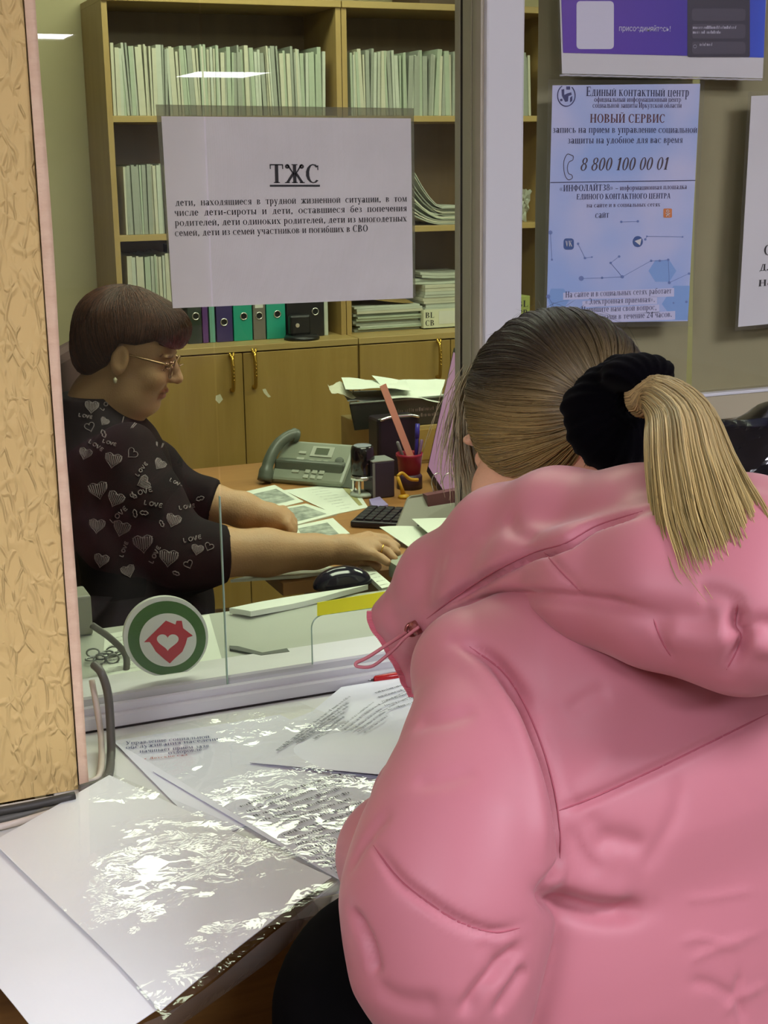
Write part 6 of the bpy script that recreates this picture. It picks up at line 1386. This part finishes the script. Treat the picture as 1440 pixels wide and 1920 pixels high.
for q_ in ([(800, 1160), (860, 1115), (930, 1070), (1000, 1036), (1060, 1018), (1120, 985), (1205, 958)], [(1384, 1130), (1378, 1170), (1390, 1200), (1362, 1256)], [(1020, 1035), (1050, 1070), (1088, 1108)], [(1225, 1160), (1240, 1200), (1258, 1230)]): seam(bv2, q_, hd_, .0007)
# zip edge, cord and its lock
def surf(px, py, off=.002, alt=None):
    for bb in ((bv2, bv) if alt is None else alt):
        for dx in (0, 4, 8, 12, 16, 22, 30):
            d = unit(ray(px + dx, py)); h = bb.ray_cast(Vector(CAM), Vector(d))
            if h[0] is not None: return np.array(h[0]) - d * off
    return Dp(px, py, 1.37)
def edge_hit(py):
    for x in range(690, 830, 2):
        d = unit(ray(x, py)); hs_ = [h[0] for h in (bb.ray_cast(Vector(CAM), Vector(d)) for bb in (bv2, bv)) if h[0] is not None]
        if hs_: return np.array(min(hs_, key=lambda q: (np.array(q) - CAM) @ d)) - d * .001 - CR * .001
    return Dp(760, py, 1.37)
zt = MB(); zl = spline([edge_hit(y_) for y_ in range(1148, 1316, 12)], 4); tz_ = M('pink_zip', (206, 108, 124), 0.45)
for i, q in enumerate(zl): zt.bbox((-.0034, -.0018, -.0013), (.0034, .0018, .0013), .0006, np.stack([crh, cfh, [0, 0, 1.0]], 1), q)
zt.build('zip_teeth', tz_, jk)
e0 = surf(772, 1180, .003, (bv2,)); e1 = surf(786, 1175, .006, (bv2,)); dd = np.linalg.norm(e0 - CAM) - .012; at_ = lambda x, y, k_=0: CAM + unit(ray(x, y)) * (dd + k_)
cd = spline([e0, at_(735, 1203), at_(690, 1232), at_(668, 1243), at_(672, 1250), at_(700, 1248), at_(738, 1218), at_(760, 1195), e1], 6)
ccc = MB().tube(cd, .0017, 8).build('drawstring', M('pink_cord', (206, 126, 136), 0.5), hd_, True)
ex_ = unit(surf(795, 1172, .004, (bv2,)) - e0); ez_ = unit(np.cross(ex_, -CF)); cr_ = np.stack([ex_, unit(np.cross(ez_, ex_)), ez_], 1)
MB().bbox((-.003, -.005, -.007), (.013, .004, .007), .003, cr_, e0).build('cord_lock', M('copper_lock', (150, 84, 80), 0.2, 0.5, 0.5), hd_)
MB().tube([e0 - CF * .004 + .0055 * (math.cos(a) * CR + math.sin(a) * CU) for a in np.linspace(0, 6.3, 17)], .0016, 6, False).build('eyelet', M('copper_lock', (150, 84, 80)), hd_, True)
# ---- trousers
tb_m = noisy('black_trousers', (6, 6, 7), (9, 8, 10), (30, 30, 30), 0.95, 0.05)
LK = Dp(725, 2010, 1.155)
def trous(p):
    d = s_chain(lt(p, bp_(.03, 0, -.7), 1.5), [(*bp_(.04, 0, -.62), .10), (*bp_(.03, 0, -.78), .115)], .02)
    for s_ in (-1,): d = smin(d, s_chain(p, [(*bp_(.03, s_ * .09, -.78), .095), (*bp_(.10 if s_ > 0 else .06, s_ * .13, -.95), .09), (*(bp_(.05, s_ * .12, 0) * [1, 1, 0] + [0, 0, .30]), .075), (*(bp_(.04, s_ * .12, 0) * [1, 1, 0] + [0, 0, .08]), .07)]), .03)
    d = smin(d, s_chain(p, [D_(740, 1710, 1.22, .045), D_(730, 1800, 1.19, .060), D_(715, 1900, 1.16, .080), (*LK, .085), (*(LK * [1, 1, 0] + [.02, -.01, .35]), .075), (*(LK * [1, 1, 0] + [.02, -.01, .08]), .072)], .02), .03)
    d = smin(d, s_cone(p, bp_(.03, .06, -.72), Dp(715, 1900, 1.16), .11, .08), .04)
    return smax(d + folds(p, .002), .06 - p[:, 2], .004)
b_lo = np.array([.15, .55, 0.03]); V, F = sdf_mesh(trous, b_lo, [1.0, 1.25, 1.05], .009); raw('trousers', V, F, tb_m, wo, True)
for s_ in (-1, 1): c = bp_(.04, -.12, 0) * [1, 1, 0] if s_ < 0 else LK * [1, 1, 0] + [.02, -.01, 0]; MB().bbox((-.10, -.045, .001), (.17, .045, .09), .03, np.stack([wb_, wl, [0, 0, 1.0]], 1), c).build('boot', blk, wo)

# ---- hair: a combed cap of strands drawn back into the ponytail
SC = Dp(1160, 772, 1.275)                                   # where the scrunchie sits
HA = wh.A; hc0 = HC.copy(); HR = np.array([.102, .083, .094])
def hl(P): return (P - hc0) @ HA.T
u1 = hl(SC[None])[0]; u1 = u1 / HR; u1 /= np.linalg.norm(u1)
capf = lambda p: smax(s_ell(p, hc0, HR * .965, HA), (((p - hc0.astype(np.float32)) @ HA.T.astype(np.float32))[:, 0] * .8 - ((p - hc0.astype(np.float32)) @ HA.T.astype(np.float32))[:, 2] * .6 - .088), .004)
V, F = sdf_mesh(capf, hc0 - .13, hc0 + .13, .004); hm = colour_mat('blond_hair', 0.36, 0.5, Anisotropic=0.0)
def hair_tint(P, rnd):
    """dyed hair: dark roots over the crown, blond towards the lengths"""
    q = hl(P); up = np.clip((q[:, 2] + .022) / .060, 0, 1); sc_d = np.clip(np.linalg.norm(P - SC, axis=1) / .11, 0, 1); dark = np.clip(up * 1.0 * (0.12 + 0.88 * sc_d) + .30 * (rnd - .5), 0, 1)[:, None]
    base = L3(168, 142, 88) * (.45 + .75 * rnd[:, None]); return base * (1 - dark) + L3(50, 41, 36) * (.7 + .5 * rnd[:, None]) * dark
hp_o = raw('hair', V, F, hm, wo, True); paint(hp_o, hair_tint(V, RNG.uniform(.2, .5, len(V))))
def strands(name, lines, rad, rnd, parent, cols=None, k_=3):
    """all strands of one lock as one mesh of thin tapered ribbons"""
    n, m, _ = lines.shape; T = np.gradient(lines, axis=1); T /= np.linalg.norm(T, axis=2, keepdims=True) + 1e-9
    ref = np.array([.31, .2, .93]); X = np.cross(T, ref); X /= np.linalg.norm(X, axis=2, keepdims=True) + 1e-9; Y_ = np.cross(T, X)
    tp_ = np.interp(np.linspace(0, 1, m), [0, .08, .75, 1], [.5, 1, .9, .25])[None, :, None] * np.broadcast_to(np.asarray(rad), (n,))[:, None, None]
    VV = np.stack([lines + tp_ * (math.cos(2 * math.pi * j / k_) * X + math.sin(2 * math.pi * j / k_) * Y_) for j in range(k_)], 2).reshape(-1, 3)
    b0 = (np.arange(n)[:, None, None] * m + np.arange(m - 1)[None, :, None]) * k_; j = np.arange(k_)[None, None]; j2 = (np.arange(k_)[None, None] + 1) % k_
    FF = np.stack([b0 + j, b0 + j2, b0 + k_ + j2, b0 + k_ + j], -1).reshape(-1, 4)
    o_ = raw(name, VV, FF, hm, parent, True); R_ = np.repeat(rnd, m * k_); paint(o_, hair_tint(VV, R_) if cols is None else cols(VV, R_)); return o_
# directions of the hairline, going round the face
b1 = unit(np.cross(u1, [0, 0, 1.0])); b2 = np.cross(u1, b1)
n = 9000; az = RNG.uniform(0, 2 * math.pi, n); far = RNG.uniform(.55, 1.0, n) ** .7
th1 = 2.75 * far; th0 = .16
lines = np.zeros((n, 16, 3)); clump = np.sin(az * 37) * .5 + np.sin(az * 91 + 1) * .5
lift = RNG.uniform(.965, 1.012, n) + .010 * clump
for i, t_ in enumerate(np.linspace(0, 1, 16)):
    th = th1 + (th0 - th1) * t_; aa = az + .05 * np.sin(3 * th + az * 5) + .03 * RNG.normal(0, 1, n) * (1 if i == 0 else 0) + .18 * (t_ - .5) * np.sin(az * 3)
    dr = np.cos(th)[:, None] * u1 + np.sin(th)[:, None] * (np.cos(aa)[:, None] * b1 + np.sin(aa)[:, None] * b2)
    lines[:, i] = hc0 + (dr * HR * (lift * (1 + .006 * np.sin(9 * th + az * 40)))[:, None]) @ HA
q = hl(lines[:, 0]); keep = ~((q[:, 0] * .8 - q[:, 2] * .6) > .088)
strands('hair_strands', lines[keep], RNG.uniform(.00035, .0008, n)[keep], RNG.uniform(0, 1, n)[keep], hp_o)
# ponytail
def pony(p):
    return p
n = 3600; cen = spline([Dp(1200, 748, 1.235), Dp(1236, 742, 1.205), Dp(1276, 786, 1.165), Dp(1295, 870, 1.115), Dp(1322, 960, 1.070), Dp(1354, 1045, 1.045), Dp(1376, 1130, 1.030)], 4); m = len(cen)
wid = np.interp(np.linspace(0, 1, m), [0, .16, .4, .7, .88, 1], [.017, .018, .034, .043, .042, .026]); dep = np.interp(np.linspace(0, 1, m), [0, .3, .7, 1], [.016, .018, .020, .012])
T = np.gradient(cen, axis=0); T /= np.linalg.norm(T, axis=1, keepdims=True); lat2 = np.cross(T, CF); lat2 /= np.linalg.norm(lat2, axis=1, keepdims=True); dp2 = np.cross(T, lat2)
rr_ = np.sqrt(RNG.uniform(0, 1, n)); an = RNG.uniform(0, 2 * math.pi, n); px_, py_ = rr_ * np.cos(an), rr_ * np.sin(an); ln = np.clip(RNG.normal(.96, .075, n), .55, 1.08) - .10 * np.abs(px_) ** 2 + .03 * px_
ts = np.linspace(0, 1, 20); lines = np.zeros((n, 20, 3)); idx = np.arange(m) / (m - 1); wob = RNG.normal(0, 1, (n, 2))
for i, t_ in enumerate(ts):
    s_ = np.clip(t_ * ln, 0, 1); f_ = lambda A: np.stack([np.interp(s_, idx, A[:, k_]) for k_ in range(3)], 1)
    sp = 1 + .10 * np.sin(px_ * 9 + 1) * s_; lines[:, i] = f_(cen) + f_(lat2) * (np.interp(s_, idx, wid) * (px_ * sp + .10 * wob[:, 0] * s_ ** 2))[:, None] + f_(dp2) * (np.interp(s_, idx, dep) * (py_ + .15 * wob[:, 1] * s_ ** 2))[:, None]
def pony_tint(P, rnd): s_ = np.clip((SC[2] + .02 - P[:, 2]) / .16, 0, 1)[:, None]; b_ = (.55 + .62 * rnd)[:, None]; return (L3(188, 164, 116) * (1 - s_) + L3(186, 162, 84) * s_) * b_
pt_ = strands('ponytail', lines, RNG.uniform(.00045, .0010, n), RNG.uniform(0, 1, n), hp_o, pony_tint)
# loose locks at the temple, and fly-away hairs on the crown
n = 520; lines = np.zeros((n, 14, 3)); r0 = RNG.normal(0, 1, (n, 3)); e_ = RNG.uniform(.55, 1.05, n)
base = spline([Dp(905, 690, 1.47), Dp(885, 740, 1.485), Dp(877, 810, 1.49), Dp(880, 870, 1.485), Dp(895, 930, 1.475)], 4); bi = np.arange(len(base)) / (len(base) - 1)
for i, t_ in enumerate(np.linspace(0, 1, 14)):
    s_ = np.clip(t_ * e_, 0, 1); c = np.stack([np.interp(s_, bi, base[:, k_]) for k_ in range(3)], 1)
    lines[:, i] = c + r0 * np.array([.0115, .006, .006]) * (.7 + .6 * t_) + np.array([1, 0, 0]) * (.006 * np.sin(3 * t_ + r0[:, 1]))[:, None]
strands('temple_lock', lines, .00045, RNG.uniform(0, 1, n), hp_o, lambda P, r_: L3(200, 186, 150) * (.6 + .6 * r_)[:, None])
n = 110; lines = np.zeros((n, 8, 3)); az = RNG.uniform(0, 6.28, n); th = RNG.uniform(.9, 1.9, n); rl = RNG.uniform(.003, .013, n); tw = RNG.normal(0, .25, (n, 2))
for i, t_ in enumerate(np.linspace(0, 1, 8)):
    dr = np.cos(th + tw[:, 0] * t_)[:, None] * u1 + np.sin(th + tw[:, 0] * t_)[:, None] * (np.cos(az + tw[:, 1] * t_)[:, None] * b1 + np.sin(az + tw[:, 1] * t_)[:, None] * b2)
    lines[:, i] = hc0 + (dr * (HR * (1 + 0 * rl[:, None]) + (rl * t_ ** 1.4)[:, None])) @ HA
q = hl(lines[:, 0]); keep = (q[:, 2] > .0) & ~((q[:, 0] * .8 - q[:, 2] * .6) > .088); strands('flyaway_hair', lines[keep], .00014, RNG.uniform(0, 1, n)[keep], hp_o)
# ---- scrunchie
sx_ = unit(Dp(1240, 745, 1.20) - SC); s1_, s2_, _ = frame_from(sx_, (0, 0, 1)); sA = np.stack([s1_, s2_, sx_])
def scr(p):
    q = (p - SC.astype(np.float32)) @ sA.T.astype(np.float32); a = np.arctan2(q[:, 1], q[:, 0]); R_ = .030 + .005 * np.sin(2 * a + .6); rr_ = .021 + .0022 * np.sin(5 * a) + .0012 * np.sin(9 * a + 1)
    d = np.sqrt((np.hypot(q[:, 0], q[:, 1]) - R_) ** 2 + (q[:, 2] * .85) ** 2) - rr_; d = smin(d, s_ell(p, Dp(1125, 760, 1.265), (.018, .022, .030)), .015)
    d = smin(d, s_ell(p, Dp(1197, 699, 1.235), (.034, .026, .017)), .015); d = smin(d, s_ell(p, Dp(1165, 835, 1.26), (.024, .022, .026)), .015)
    return (d + .0012 * np.sin(a * 23 + q[:, 2] * 90)) * .9
V, F = sdf_mesh(scr, SC - .095, SC + .095, .003); raw('scrunchie', V, F, M('black_velvet', (7, 6, 9), 1.0, 0.0, Sheen_Weight=0.03), hp_o, True)
bpy.context.view_layer.update()
